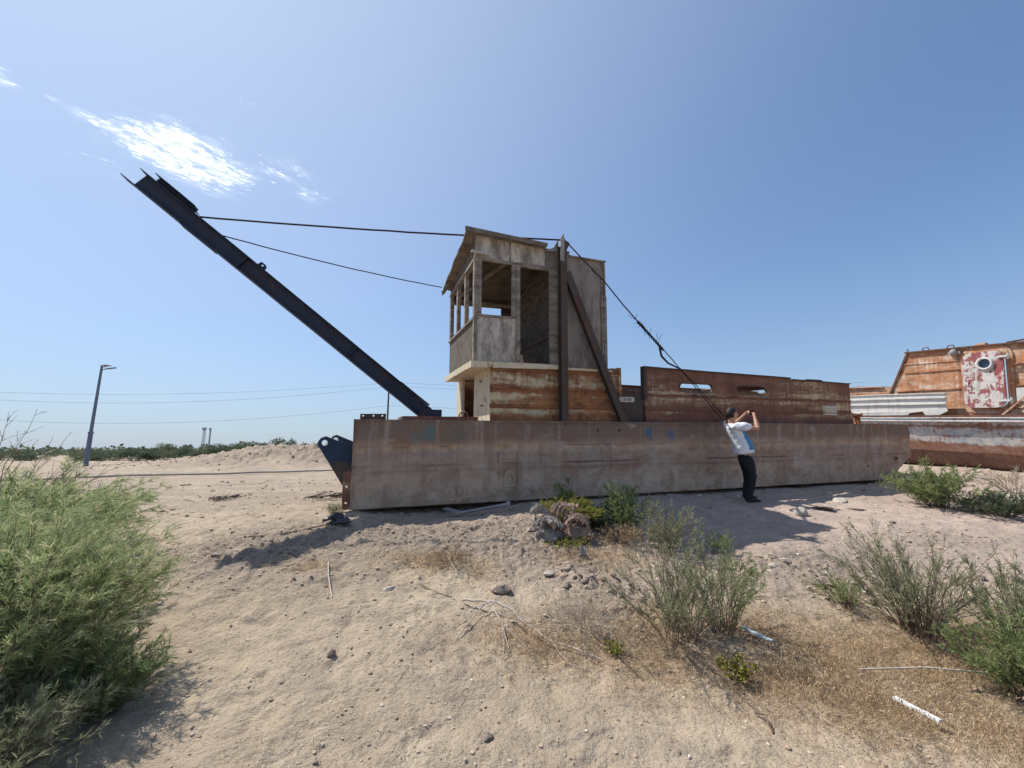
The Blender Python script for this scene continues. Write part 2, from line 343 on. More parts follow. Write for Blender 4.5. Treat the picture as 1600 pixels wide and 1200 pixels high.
def hull_mat():
    m, t = newmat('barge side plate'); oc = t.n('ShaderNodeTexCoord').outputs['Object']
    sep = t.n('ShaderNodeSeparateXYZ', i={0: oc}); x, z = sep.outputs[0], sep.outputs[2]
    big = t.noise(t.mapping(oc, sc=(.7, 1, 1.8)), 1.5, 6, .6, .5); mott = t.noise(oc, 3.5, 7, .68, .7); fine = t.noise(oc, 22, 5, .6)
    streak = t.noise(t.mapping(oc, sc=(6.5, 6.5, .45)), 1.1, 5, .55, .1)
    zz = t.math('ADD', z, t.math('MULTIPLY', t.math('SUBTRACT', big, .5), .30))
    zz = t.math('ADD', zz, t.math('MULTIPLY', t.math('SUBTRACT', streak, .5), .12))
    base = t.ramp(t.math('DIVIDE', zz, 1.25), [(0, (0.466, 0.364, 0.273)), (.30, (0.434, 0.326, 0.246)), (.42, (0.332, 0.244, 0.185)), (.46, (0.342, 0.249, 0.190)), (.50, (0.374, 0.277, 0.213)),
        (.58, (0.332, 0.244, 0.185)), (.66, (0.470, 0.340, 0.233)), (.73, (0.300, 0.201, 0.145)), (.80, (0.180, 0.127, 0.095)), (1.0, (.145, .105, .082))])
    col = t.mix(t.mapr(mott, .42, .66, 0, .62), base, (0.208, 0.123, 0.085))
    col = t.mix(t.mapr(mott, .46, .28, 0, .5), col, (0.479, 0.409, 0.324))
    col = t.mix(t.mapr(streak, .53, .72, 0, .5), col, (0.428, 0.349, 0.279))
    col = t.mix(t.mapr(streak, .45, .28, 0, .45), col, (.15, .095, .07))
    rustp = t.math('MULTIPLY', t.mapr(big, .50, .66), t.mapr(fine, .35, .6))
    col = t.mix(t.math('MULTIPLY', rustp, .6), col, (0.234, 0.102, 0.057))
    # broken rust line along the knuckle, with a fainter one below it
    lw = t.noise(t.mapping(oc, sc=(.55, 1, .3), loc=(2.2, 0, 0)), 2.0, 5, .65, .3)
    for z0, hw, stg, off_ in ((.575, .026, .85, 0.0), (.475, .016, .6, .06), (.855, .014, .5, -.02)):
        dz = t.math('ABSOLUTE', t.math('SUBTRACT', t.math('ADD', z, t.math('MULTIPLY', t.math('SUBTRACT', mott, .5), .05)), z0))
        ln = t.math('MULTIPLY', t.mapr(dz, hw, hw * .2), t.mapr(lw, .44 + off_, .60 + off_, 0, stg))
        col = t.mix(ln, col, (.12, .055, .038))
    spots = t.noise(t.mapping(oc, sc=(1, 1, 1)), 15, 3, .6); reg = t.mapr(t.noise(t.mapping(oc, loc=(3.7, 0, 0)), .9, 2), .46, .60)
    col = t.mix(t.math('MULTIPLY', t.mapr(spots, .63, .70), t.math('MULTIPLY', reg, .55)), col, (.07, .03, .022))
    scr = t.noise(t.mapping(oc, sc=(.8, 1, 14)), 3.0, 4, .6, .3)
    col = t.mix(t.mapr(scr, .60, .70, 0, .35), col, (.15, .085, .06))
    # remains of blue and green paint where the photo has them
    for cx, cz, rx, rz, c, st in ((1.07, 1.04, .13, .13, (.05, .16, .17), .65), (1.45, 1.0, .45, .13, (.07, .12, .10), .35), (4.93, 1.02, .12, .15, (.035, .11, .20), .85), (5.42, 1.01, .11, .15, (.035, .10, .19), .65), (.85, .98, .1, .1, (.06, .16, .16), .4)):
        u = t.math('DIVIDE', t.math('SUBTRACT', x, cx), rx); v = t.math('DIVIDE', t.math('SUBTRACT', z, cz), rz)
        r = t.math('SQRT', t.math('ADD', t.math('MULTIPLY', u, u), t.math('MULTIPLY', v, v)))
        r = t.math('ADD', r, t.math('MULTIPLY', t.math('SUBTRACT', mott, .5), 2.2)); r = t.math('ADD', r, t.math('MULTIPLY', t.math('SUBTRACT', streak, .5), 2.0))
        col = t.mix(t.mapr(r, 1.05, .45, 0, st), col, c)
    finish(t, col, .58, t.math('ADD', t.math('MULTIPLY', mott, .9), t.math('MULTIPLY', fine, .25)), .16, .010, spec=.5)
    return m
M['hull'] = hull_mat()
# ---------------------------------------------------------------- ground
def zone_arrays(X, Y):
    pink = np.clip((.5 + .9 * np.clip((X + .2) / 3, -1, 1)) * np.clip((Y - 3.9) / 1.2, 0, 1), 0, 1) * (1 - np.clip((Y - 14) / 8, 0, 1)) + .25 * vnoise(X * .8, Y * .8, 21)
    grey = clod(X, Y)
    for a, b, h, s in MOUNDS: grey = np.maximum(grey, np.exp(-(((X - a) / (s * 1.4)) ** 2 + ((Y - b) / s) ** 2)))
    plain = np.clip((Y - 5.2) / 3, 0, 1) * np.clip((1.5 - X) / 3, 0, 1)
    grey = np.maximum(grey, plain * np.clip(.65 + .5 * vnoise(X * .35, Y * 1.1, 24) + .25 * vnoise(X * 1.3, Y * 3.1, 25), 0, 1))
    straw = dryness(X, Y)
    return np.clip(pink, 0, 1), np.clip(grey, 0, 1), straw
DRY = [(.2,3.3,.55,.30),(.9,3.1,.5,.35),(1.7,3.0,.55,.35),(2.1,2.75,.6,.4),(1.2,3.6,.4,.3),(2.6,2.7,.6,.45),(3.1,3.3,.9,.5),(2.4,3.3,.6,.4),(-.9,4.5,.5,.22),(-.35,4.4,.25,.2),(1.0,4.75,.5,.3),(.65,4.7,.3,.2),(3.6,3.6,.8,.5),(2.0,3.7,.5,.3),(-2.0,4.3,.3,.12)]
def dryness(x, y):
    s = np.zeros_like(x)
    for a, b, sx, sy in DRY: s = np.maximum(s, np.exp(-(((x - a) / sx) ** 2 + ((y - b) / sy) ** 2)))
    return np.clip(s * (1.0 + .5 * vnoise(x * 3, y * 3, 31)), 0, 1)
def ground_mat():
    m, t = newmat('sandy ground'); oc = t.n('ShaderNodeTexCoord').outputs['Object']
    at = t.n('ShaderNodeAttribute', attribute_name='zone'); sp = t.n('ShaderNodeSeparateColor', i={0: at.outputs[0]}); pink, grey, straw = sp.outputs[0], sp.outputs[1], sp.outputs[2]
    n1 = t.noise(oc, .55, 6, .6, .3); n2 = t.noise(oc, 4.5, 7, .66, .4); n3 = t.noise(oc, 34, 6, .7); n4 = t.noise(oc, 120, 3, .6)
    sand = t.mix(t.mapr(n1, .36, .64), (.52, .42, .305), (.42, .335, .245))
    sand = t.mix(t.mapr(n2, .42, .66, 0, .7), sand, (.33, .265, .205))
    pk = t.mix(t.mapr(n2, .38, .6), (.52, .405, .34), (.42, .33, .28))
    col = t.mix(t.math('MULTIPLY', pink, .85), sand, pk)
    gr = t.mix(t.mapr(n3, .4, .6), (.35, .285, .225), (.235, .185, .15))
    col = t.mix(t.math('MULTIPLY', grey, .88), col, gr)
    st = t.mix(t.mapr(n3, .35, .65), (.47, .33, .20), (.36, .25, .15))
    col = t.mix(t.math('MULTIPLY', straw, t.mapr(n2, .3, .6, .10, .6)), col, st)
    # dark specks, small twigs and droppings
    w = t.n('ShaderNodeTexVoronoi', i={'Vector': oc, 'Scale': 24.0, 'Randomness': 1.0}); sel = t.noise(oc, 7.0, 3, .6)
    speck = t.math('MULTIPLY', t.mapr(w.outputs['Distance'], .20, .10), t.mapr(sel, .48, .6))
    col = t.mix(t.math('MULTIPLY', speck, .7), col, (.10, .075, .06))
    col = t.mix(t.mapr(n3, .53, .72, 0, .55), col, (.23, .175, .135))
    col = t.mix(t.mapr(n4, .58, .75, 0, .35), col, (.56, .46, .35))
    crust = t.mapr(t.noise(oc, 1.7, 5, .6, .9), .56, .66, 0, .35)
    col = t.mix(crust, col, (.62, .52, .39))
    h = t.math('ADD', t.math('MULTIPLY', n2, 1.0), t.math('ADD', t.math('MULTIPLY', n3, .55), t.math('MULTIPLY', n4, .16)))
    finish(t, col, .95, h, 1.0, .05, spec=.1)
    return m
M['ground'] = ground_mat()
def build_ground():
    na = 1000
    ang = np.radians(np.linspace(-78, 78, na)); r = np.concatenate([np.geomspace(.25, 1.5, 60)[:-1], np.geomspace(1.5, 8.5, 640)[:-1], np.geomspace(8.5, 32, 220)[:-1], np.geomspace(32, 900, 90)]); nr = len(r)
    R_, A_ = np.meshgrid(r, ang, indexing='ij'); X = R_ * np.sin(A_); Y = R_ * np.cos(A_) - .0
    Z = height(X, Y)
    V = np.stack([X, Y, Z], -1).reshape(-1, 3)
    i, j = np.meshgrid(np.arange(nr - 1), np.arange(na - 1), indexing='ij'); a = i * na + j
    F = np.stack([a, a + na, a + na + 1, a + 1], -1).reshape(-1, 4)[:, ::-1]
    # rest of the plain, behind and beside the viewer
    ang2 = np.radians(np.linspace(78, 282, 90)); r2 = np.concatenate([[0.25], r[8::8], [900]]) 
    R2_, A2_ = np.meshgrid(r2, ang2, indexing='ij'); X2 = R2_ * np.sin(A2_); Y2 = R2_ * np.cos(A2_); Z2 = height(X2, Y2)
    b = len(V); V = np.concatenate([V, np.stack([X2, Y2, Z2], -1).reshape(-1, 3)])
    n2a = len(ang2); i, j = np.meshgrid(np.arange(len(r2) - 1), np.arange(n2a - 1), indexing='ij'); a = i * n2a + j + b
    F = np.concatenate([F, np.stack([a, a + n2a, a + n2a + 1, a + 1], -1).reshape(-1, 4)[:, ::-1]])
    p, g, s = zone_arrays(V[:, 0], V[:, 1])
    o = npmesh('ground', V, F, M['ground'], smooth=True, attr={'zone': np.stack([p, g, s, np.ones_like(p)], -1)})
    tag(o, kind='structure')
build_ground()
def hz(x, y): return float(height(np.array([x], float), np.array([y], float))[0])

ICO = None
def ico():
    bm = bmesh.new(); bmesh.ops.create_icosphere(bm, subdivisions=1, radius=1); V = np.array([v.co[:] for v in bm.verts]); F = np.array([[v.index for v in f.verts] for f in bm.faces]); bm.free(); return V, F
def build_pebbles():
    g = rng(5); N = 34000
    d = 1.9 * np.exp(g.random(N) * np.log(16 / 1.9)); a = np.radians(-58 + 116 * g.random(N)); x = d * np.sin(a); y = d * np.cos(a)
    keep = g.random(N) < .16 + .84 * np.clip(clod(x, y) * 1.25, 0, 1)
    x, y, d = x[keep], y[keep], d[keep]
    mx = g.normal(0, 1, (1500,)); my = g.normal(0, 1, (1500,)); mi = g.integers(0, len(MOUNDS), 1500); MA = np.array(MOUNDS)
    x = np.concatenate([x, MA[mi, 0] + mx * MA[mi, 3]]); y = np.concatenate([y, MA[mi, 1] + my * MA[mi, 3] * .6]); d = np.hypot(x, y)
    n = len(x); s = (.0045 + .015 * g.random(n) ** 4) * np.clip(d / 4.5, .7, 4.5)
    V0, F0 = ico(); k = len(V0)
    z = height(x, y)
    sc = s[:, None] * (.6 + .8 * g.random((n, 3))) * np.array([1, 1, .7])
    V = V0[None] * (1 + .35 * (g.random((n, k, 1)) - .5)) * sc[:, None, :]
    th = g.random(n) * 6.28; c, s_ = np.cos(th), np.sin(th); Vx = V[..., 0] * c[:, None] - V[..., 1] * s_[:, None]; Vy = V[..., 0] * s_[:, None] + V[..., 1] * c[:, None]
    V = np.stack([Vx + x[:, None], Vy + y[:, None], V[..., 2] + (z + s * .15)[:, None]], -1).reshape(-1, 3)
    F = (F0[None] + (np.arange(n) * k)[:, None, None]).reshape(-1, 3)
    tone = np.repeat(g.random(n), k)
    m, t = newmat('gravel and clods'); at = t.n('ShaderNodeAttribute', attribute_name='tone').outputs['Fac']
    col = t.ramp(at, [(0, (.22, .165, .125)), (.2, (.34, .26, .195)), (.6, (.43, .34, .255)), (.88, (.50, .40, .30)), (1.0, (.58, .51, .42))])
    finish(t, col, .95, t.noise(t.n('ShaderNodeTexCoord').outputs['Object'], 60, 3), .5, .01, spec=.1)
    tag(npmesh('gravel', V, F, m, attr={'tone': tone}), 'loose gravel and crumbled clods of dry earth over the sand', 'gravel', kind='stuff')
build_pebbles()

def rock(x, y, s, label, mat='stone', seed=1, name='rock', group=None, flat=.6, rot=None):
    g = rng(seed); bm = bmesh.new(); bmesh.ops.create_icosphere(bm, subdivisions=3, radius=1)
    off = Vector(g.random(3) * 20); sx, sy = 1 + .5 * g.random(), .7 + .3 * g.random(); planes = [Vector(g.normal(0, 1, 3)).normalized() for _ in range(9)]
    for v in bm.verts:
        p = v.co.copy()
        for q in planes:
            dd = p.dot(q) - .72
            if dd > 0: p -= q * dd * .9
        p *= 1 + .10 * mnoise.noise(p * 3 + off)
        v.co = Vector((p.x * sx * s, p.y * sy * s, p.z * flat * s))
    me = bpy.data.meshes.new(name); bm.to_mesh(me); bm.free(); o = bpy.data.objects.new(name, me); COL.objects.link(o); me.materials.append(M[mat])
    o.location = (x, y, hz(x, y) + s * flat * .35); o.rotation_euler = (g.normal() * .15, g.normal() * .15, (g.random() * 6.28) if rot is None else rot)
    tag(o, label, 'rock', group); return o
# ---------------------------------------------------------------- the beached dredger (local axes: x along the side, y away from the viewer, z up its slightly heeled side)
def dredger():
    a, pp, le = rad(19.3), rad(.85), rad(3.0)
    ex = Vector((math.cos(a) * math.cos(pp), math.sin(a) * math.cos(pp), math.sin(pp)))
    ey0 = Vector((-math.sin(a), math.cos(a), 0)); ez0 = ex.cross(ey0)
    ey = ey0 * math.cos(le) + ez0 * math.sin(le); ez = -ey0 * math.sin(le) + ez0 * math.cos(le)
    O = Vector((-2.2176, 5.9506, .7037))
    MW = Matrix(((ex.x, ey.x, ez.x, O.x), (ex.y, ey.y, ez.y, O.y), (ex.z, ey.z, ez.z, O.z), (0, 0, 0, 1)))
    D = tag(empty('dredger', mat=MW), 'rusty beached dredger barge with a raised boom, grey wooden wheelhouse and long brown side', 'dredger')
    # hull: plated box with a torn far corner
    out = [(0, 0), (11.50, 0), (11.56, .07), (11.66, .08), (11.69, .19), (11.82, .21), (11.86, .30), (11.99, .34), (12.05, .43), (12.14, .50), (12.20, .8), (12.21, 1.23), (0, 1.23)]
    mb = MB(); mb.prism([(x if x < 11 else x - .05, max(z, .012) if z < 1 else z - .006) for x, z in out], .03, 3.0)
    mb.build('hull', M['hull'], D)
    # outer side plating, dented
    nx, nz = 620, 64; X, Z = np.meshgrid(np.linspace(0, 12.21, nx), np.linspace(0, 1.23, nz), indexing='ij')
    edge = np.interp(Z, [0, .07, .19, .3, .43, .5, .8, 1.23], [11.50, 11.56, 11.69, 11.86, 12.05, 12.14, 12.20, 12.21])
    edge = edge + .05 * vnoise(Z * 17, Z * 0 + .4, 3) * (Z < .6)
    Xc = np.where(X > 11, 11 + (X - 11) * (edge - 11) / 1.21, X)
    Y = .018 * vnoise(Xc * .9, Z * 2.1, 41) + .010 * vnoise(Xc * 2.7, Z * 4.0, 42) + .002 * vnoise(Xc * 9, Z * 9, 43)
    Y += -.012 * np.exp(-((Z - .52 - .015 * vnoise(Xc * .8, Z * 0, 44)) / .018) ** 2) + .012 * np.exp(-((Z - .80) / .05) ** 2) * np.clip(.5 + vnoise(Xc * .35, Z * 0 + 7, 45), 0, 1)
    Y += -.016 * (Z > 1.205) + .006 * np.exp(-((Z - .26) / .10) ** 2)
    for sx in (2.9, 5.6, 8.4, 10.2): Y += .005 * np.exp(-((Xc - sx) / .012) ** 2)          # plate seams
    Y -= .03 * np.clip((Xc - 11.3) / .9, 0, 1) * vnoise(Xc * 4, Z * 5, 46) + .03 * np.clip((Xc - 11.5), 0, 1)
    Zb = Z + (Z < .01) * (.004 * vnoise(Xc * 2, Z, 48))
    V = np.stack([Xc, Y - .008, Zb], -1).reshape(-1, 3)
    i, j = np.meshgrid(np.arange(nx - 1), np.arange(nz - 1), indexing='ij'); q = i * nz + j
    F = np.stack([q, q + nz, q + nz + 1, q + 1], -1).reshape(-1, 4)
    cx, cz = Xc.ravel()[F].mean(1), Z.ravel()[F].mean(1)
    hole = np.zeros(len(cx), bool)
    for hx, hzz, rx, rz in ((11.85, .17, .10, .05), (12.1, .40, .07, .05), (11.66, .455, .085, .034), (3.28, 1.19, .016, .014), (3.89, 1.10, .02, .018), (4.31, 1.09, .02, .018), (10.7, .32, .03, .02)):
        hole |= ((cx - hx) / rx) ** 2 + ((cz - hzz) / rz) ** 2 + .5 * vnoise(cx * 30, cz * 40, 47) < 1
    sk = npmesh('side_plating', V, F[~hole], M['hull'], D, True)
    md = sk.modifiers.new('thick', 'SOLIDIFY'); md.thickness = .008; md.offset = -1
    tag(sk, 'long brown dented side plating with blue paint traces')
    # welded patch (U shaped frame) on the side
    mb = MB(); mb.box(2.13, 2.17, -.035, .0, .20, .74); mb.box(2.44, 2.47, -.03, .0, .18, .76); mb.box(2.17, 2.44, -.028, .0, .185, .205); mb.box(2.17, 2.44, -.024, .0, .60, .635)
    mb.prism([(2.21, .22), (2.40, .22), (2.40, .40), (2.37, .47), (2.305, .50), (2.24, .47), (2.21, .40)], -.03, 0.0, holes=[[(2.25, .26), (2.36, .26), (2.36, .38), (2.305, .43), (2.25, .38)]])
    mb.build('welded_patch', M['hull'], D, jitter=.006)
    mb = MB(); mb.box(0, .012, -.03, .03, 0.0, 1.22); mb.box(0, 12.1, -.03, .02, 1.22, 1.238); mb.build('edge_strip', M['hull'], D, sub=.6, jitter=.008)
    # bow fittings
    near = [(-.48, .89), (-.465, .935), (-.43, .98), (-.37, 1.0), (-.31, .975), (-.02, .85), (0.0, .84), (0, .30), (-.12, .29)]
    mb = MB(); mb.prism(near, .28, .32, holes=[circ(-.385, .905, .042)]); mb.build('bow_lug', M['lug_blue'], D)
    mb = MB(); mb.prism([(x + .02, z - .015) for x, z in near], 2.42, 2.46, holes=[circ(-.365, .89, .045)]); mb.build('bow_lug', M['lug_blue'], D)
    mb = MB(); mb.prism([(-.11, .01), (.0, .01), (.0, .50), (-.03, .54), (-.11, .50)], -.018, -.004, holes=[circ(-.06, .32, .016, 10), circ(-.06, .10, .016, 10)])
    mb.box(-.005, .004, -.02, .10, .01, .50); mb.build('corner_bracket', M['deckhouse_aft'], D)
    mb = MB(); mb.prism([(.08, 1.236), (.43, 1.236), (.43, 1.325), (.08, 1.318)], .02, .035, holes=[circ(.12, 1.292, .012, 10), circ(.26, 1.294, .013, 10), circ(.38, 1.296, .013, 10)])
    mb.box(.08, .43, .035, .12, 1.236, 1.248); mb.build('hole_plate', M['black_rust'], D)
    # deck coaming below the boom, lifting loop, bollards
    mb = MB(); mb.box(.74, 2.0, .80, .86, 1.236, 1.315); mb.box(.74, 2.0, 2.0, 2.06, 1.236, 1.315); mb.box(.74, .80, .86, 2.0, 1.236, 1.315); mb.build('deck_coaming', M['deckhouse_aft'], D, sub=.5, jitter=.006)
    pts = [(1.60, .5, 1.236)] + [(1.675 + .075 * -math.cos(t), .5, 1.30 + .09 * math.sin(t)) for t in np.linspace(0, math.pi, 12)] + [(1.75, .5, 1.236)]
    MB().tube(pts, .012, 8).build('lifting_loop', M['deckhouse_aft'], D)
    for bx in (11.35, 11.62):
        mb = MB(); mb.lathe((bx, .7, 1.236), [(.11, 0), (.11, .02), (.07, .03), (.065, .2), (.10, .21), (.105, .25), (.06, .27)], 16)
        mb.tube([(bx - .11, .7, 1.33), (bx + .11, .7, 1.33)], .018, 8)
        b = mb.build('bollard', M['orange_rust'], D)
    mb = MB(); mb.tube([(10.9, .45, 1.236), (10.9, .45, 1.40), (11.0, .45, 1.47), (11.16, .45, 1.47)], .028, 10); mb.lathe((10.82, .45, 1.40), [(.055, 0), (.055, .012), (.02, .016), (.02, .06)], 12, 'x')
    mb.build('deck_pipe', M['deckhouse_aft'], D)
    # ---- steel deckhouse
    yn = .20
    mb = MB()
    mb.prism([(2.04, 1.236), (4.46, 1.236), (4.46, 2.20), (2.04, 2.17)], yn, yn + .012)
    for z0, z1, dep in ((1.47, 1.50, .030), (1.77, 1.80, .028), (2.06, 2.085, .03)):
        mb.prism([(2.03, z0), (4.46, z0), (4.46, z1), (2.03, z1)], yn - dep, yn)
    mb.prism([(2.035, 1.236), (4.46, 1.236), (4.46, 1.36), (2.035, 1.36)], yn - .018, yn)
    mb.box(4.44, 4.50, yn - .03, yn + .05, 1.70, 2.215); mb.box(4.30, 4.44, yn - .025, yn, 2.17, 2.20)
    fw = mb.build('fore_wall', M['deckhouse'], D, sub=.5, jitter=.006)
    mb = MB(); mb.box(2.03, 4.30, yn - .05, yn - .0, 2.125, 2.165); mb.build('trim_rail', M['cream'], fw, sub=.5, jitter=.005)
    # low stretch between the two walls, set back, with its number plate
    mb = MB(); mb.prism([(4.462, 1.236), (5.01, 1.236), (5.01, 1.74), (4.462, 1.76)], yn + .03, yn + .045); mb.build('recess_wall', M['black_rust'], D, sub=.3, jitter=.003)
    mb = MB(); mb.prism(rrect(4.46, 4.80, 1.60, 1.695, .045), yn + .008, yn + .028); pl = mb.build('number_plate', M['plate'], D)
    cu = bpy.data.curves.new('plate_marks', 'FONT'); cu.body = '5-19'; cu.size = .088; cu.extrude = .0015; cu.align_x = 'CENTER'; cu.align_y = 'CENTER'
    tmp = bpy.data.objects.new('tmp', cu); COL.objects.link(tmp); bpy.context.view_layer.update()
    me = bpy.data.meshes.new_from_object(tmp.evaluated_get(bpy.context.evaluated_depsgraph_get())); bpy.data.objects.remove(tmp)
    o = bpy.data.objects.new('plate_number', me); COL.objects.link(o); me.materials.clear(); me.materials.append(M['black_rust']); o.parent = pl; o.location = (4.64, yn + .0055, 1.647); o.rotation_euler = (rad(90), 0, 0)
    # long aft wall with two slot ports
    mb = MB()
    s1, s2 = rrect(5.81, 6.62, 1.82, 2.0, .085), [(7.24, 1.98), (7.30, 2.0), (7.9, 2.005), (8.0, 1.98), (8.06, 1.91), (8.03, 1.85), (7.95, 1.83), (7.4, 1.825), (7.30, 1.85), (7.25, 1.9)]
    mb.prism([(5.01, 1.236), (10.63, 1.236), (10.63, 2.15), (8.78, 2.175), (8.76, 2.20), (5.01, 2.25)], yn, yn + .012, holes=[s1, s2])
    for z0, z1, dep in ((1.47, 1.50, .026), (1.755, 1.775, .018)): mb.prism([(5.01, z0), (10.63, z0), (10.63, z1), (5.01, z1)], yn - dep, yn)
    mb.prism([(5.01, 1.236), (10.63, 1.236), (10.63, 1.37), (5.01, 1.37)], yn - .015, yn)
    aw = mb.build('aft_wall', M['deckhouse_aft'], D, sub=.5, jitter=.005)
    mb = MB(); mb.prism([(5.005, 2.25), (8.76, 2.20), (8.76, 2.225), (5.005, 2.278)], yn - .03, yn + .10); mb.prism([(8.80, 2.175), (10.64, 2.15), (10.64, 2.172), (8.80, 2.197)], yn - .025, yn + .08)
    mb.prism([(9.2, 2.195), (9.75, 2.19), (9.7, 2.215), (9.25, 2.215)], yn - .01, yn + .03)
    mb.box(4.985, 5.05, yn - .035, yn + .07, 1.66, 2.275)
    mb.build('wall_flange', M['black_rust'], aw, sub=.5, jitter=.005)
    for pts in (rrect(5.81, 6.62, 1.82, 2.0, .085), s2):
        hol = [(sum(p[0] for p in pts) / len(pts) + (p[0] - sum(q[0] for q in pts) / len(pts)) * .965, 1.91 + (p[1] - 1.91) * .86) for p in pts]
        MB().prism(pts, yn - .012, yn + .03, holes=[hol]).build('slot_rim', M['black_rust'], aw)
    for x0, x1, z in ((5.98, 6.70, 1.795), (7.4, 8.15, 1.775)): MB().box(x0, x1, yn - .014, yn, z, z + .010).build('drip_strip', M['steel_pale'], aw)
    mb = MB(); mb.box(9.70, 10.13, yn - .008, yn + .0, 1.43, 1.64)
    for k in range(4): z = 1.455 + k * .048; mb.prism([(9.72, z - .012), (10.11, z - .012), (10.11, z + .018), (9.72, z + .018)], yn - .035, yn - .008)
    mb.build('louvre', M['louvre'], aw, jitter=.004)
    # far side and ends (open topped shell)
    mb = MB(); mb.prism([(2.04, 1.236), (10.63, 1.236), (10.63, 2.15), (2.04, 2.20)], 2.60, 2.612); mb.box(10.618, 10.63, yn + .012, 2.6, 1.236, 2.13)
    for x in (6.95, 7.0, 8.55, 9.2): mb.box(x, x + .045, 2.54, 2.6, 1.24, 2.12)
    mb.prism([(4.6, 2.19), (10.63, 2.15), (10.63, 2.172), (4.6, 2.212)], 2.55, 2.66)
    mb.build('far_wall', M['deckhouse_aft'], D, sub=.6, jitter=.006)
    mb = MB(); mb.prism([(8.2, 2.10), (9.9, 2.13), (9.9, 2.145), (8.2, 2.115)], .9, 2.2); mb.build('roof_plate', M['deckhouse_aft'], D, jitter=.01)
    MB().prism([(5.8, 1.62), (10.5, 1.62), (10.5, 1.64), (5.8, 1.64)], .5, 2.5).build('inner_floor', M['black_rust'], D)
    # forward end sheets, sunlit
    mb = MB(); mb.prism([(yn + .012, 1.236), (1.28, 1.236), (1.26, 2.09), (yn + .012, 2.11)], 2.04, 2.052, ax='yz'); mb.build('end_sheet', M['cream'], D, sub=.3, jitter=.008)
    mb = MB(); mb.prism([(2.02, 1.236), (2.6, 1.236), (2.6, 2.09), (2.04, 2.09)], 2.00, 2.012, ax='yz'); mb.box(1.97, 2.03, 2.0, 2.05, 1.236, 2.09); mb.build('end_sheet', M['cream'], D, sub=.3, jitter=.008)
    MB().prism([(1.28, 1.236), (2.02, 1.236), (2.02, 2.09), (1.28, 2.09)], 2.30, 2.32, ax='yz').build('end_door', M['wood'], D)
    mb = MB(); mb.tube([(2.035, .62, 1.50), (1.99, .62, 1.50), (1.99, .56, 1.50)], .01, 6); mb.build('door_latch', M['black_rust'], D)
    MB().prism(circ(.75, 1.93, .03, 8), 2.030, 2.041, ax='yz').build('bolt_head', M['black_rust'], D)
    # ---- wheelhouse of weathered wood
    mb = MB(); t = .035
    mb.prism([(1.81, 2.20), (4.18, 2.20), (4.18, 4.06), (1.81, 4.06)], 2.36, 2.36 + t, holes=[[(1.86, 3.05), (3.0, 3.05), (3.0, 3.76), (1.86, 3.74)]])
    cb = mb.build('wheelhouse', M['wood_light'], D, sub=.4, jitter=.004)
    MB().prism([(1.80, 2.20), (2.50, 2.20), (2.50, 2.955), (1.80, 2.945)], yn, yn + t).build('side_panel', M['wood_light'], cb, sub=.4, jitter=.004)
    MB().prism([(1.77, 3.93), (3.02, 3.93), (3.02, 4.26), (1.77, 4.315)], yn + .01, yn + .01 + t).build('fascia', M['wood_light'], cb, sub=.4, jitter=.004)
    MB().box(2.36, 2.385, yn - .006, yn - .0005 + .01, 3.95, 4.27).build('fascia_batten', M['wood'], cb)
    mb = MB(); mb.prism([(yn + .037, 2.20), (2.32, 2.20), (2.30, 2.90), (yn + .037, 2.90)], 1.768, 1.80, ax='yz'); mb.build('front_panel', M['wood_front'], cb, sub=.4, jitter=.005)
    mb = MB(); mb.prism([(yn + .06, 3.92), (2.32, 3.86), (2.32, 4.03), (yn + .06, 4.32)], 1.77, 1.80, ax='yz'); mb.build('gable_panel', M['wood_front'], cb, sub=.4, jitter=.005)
    mb = MB(); mb.prism([(3.02, 3.90), (3.24, 3.90), (3.24, 4.24), (3.02, 4.24)], yn + .03, yn + .06)
    mb.prism([(3.24, 2.19), (4.20, 2.19), (4.20, 4.155), (3.85, 4.20), (3.78, 4.215), (3.6, 4.205), (3.5, 4.235), (3.24, 4.25)], yn + .02, yn + .05)
    mb.box(4.165, 4.20, yn + .052, 2.36, 2.19, 4.10)
    mb.prism([(yn + .07, 2.2), (2.36, 2.2), (2.36, 4.05), (yn + .07, 4.2)], 3.21, 3.24, ax='yz')
    mb.build('tower_wall', M['tower'], cb, sub=.4, jitter=.004)
    mb = MB(); mb.box(4.175, 4.235, yn - .01, yn + .05, 2.22, 3.52); mb.box(4.19, 4.225, yn - .005, yn + .05, 3.52, 4.14); mb.box(4.13, 4.17, yn - .005, yn + .02, 2.22, 3.9); mb.prism([(3.95, 3.98), (4.06, 3.93), (4.10, 4.02), (4.0, 4.06)], yn + .002, yn + .018)
    mb.build('tower_batten', M['wood'], cb, jitter=.006)
    # interior shade put into the dark colour of a lining; tower top
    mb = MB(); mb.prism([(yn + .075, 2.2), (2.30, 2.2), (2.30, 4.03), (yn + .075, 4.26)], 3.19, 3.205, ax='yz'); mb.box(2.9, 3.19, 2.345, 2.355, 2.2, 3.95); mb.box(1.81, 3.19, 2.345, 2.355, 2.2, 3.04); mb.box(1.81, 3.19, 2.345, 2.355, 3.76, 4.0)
    mb.box(3.16, 3.188, yn + .08, 2.3, 2.72, 2.78); mb.build('shade_lining', M['wood_dark'], cb, sub=.4, jitter=.003)
    mb = MB(); mb.prism([(yn - .01, 4.245), (2.42, 4.06), (2.42, 4.08), (yn - .01, 4.27)], 3.02, 3.5, ax='yz'); mb.prism([(yn - .02, 4.175), (2.42, 4.06), (2.42, 4.075), (yn - .02, 4.20)], 3.5, 4.24, ax='yz'); mb.build('tower_roof', M['wood'], cb, sub=.4, jitter=.010)
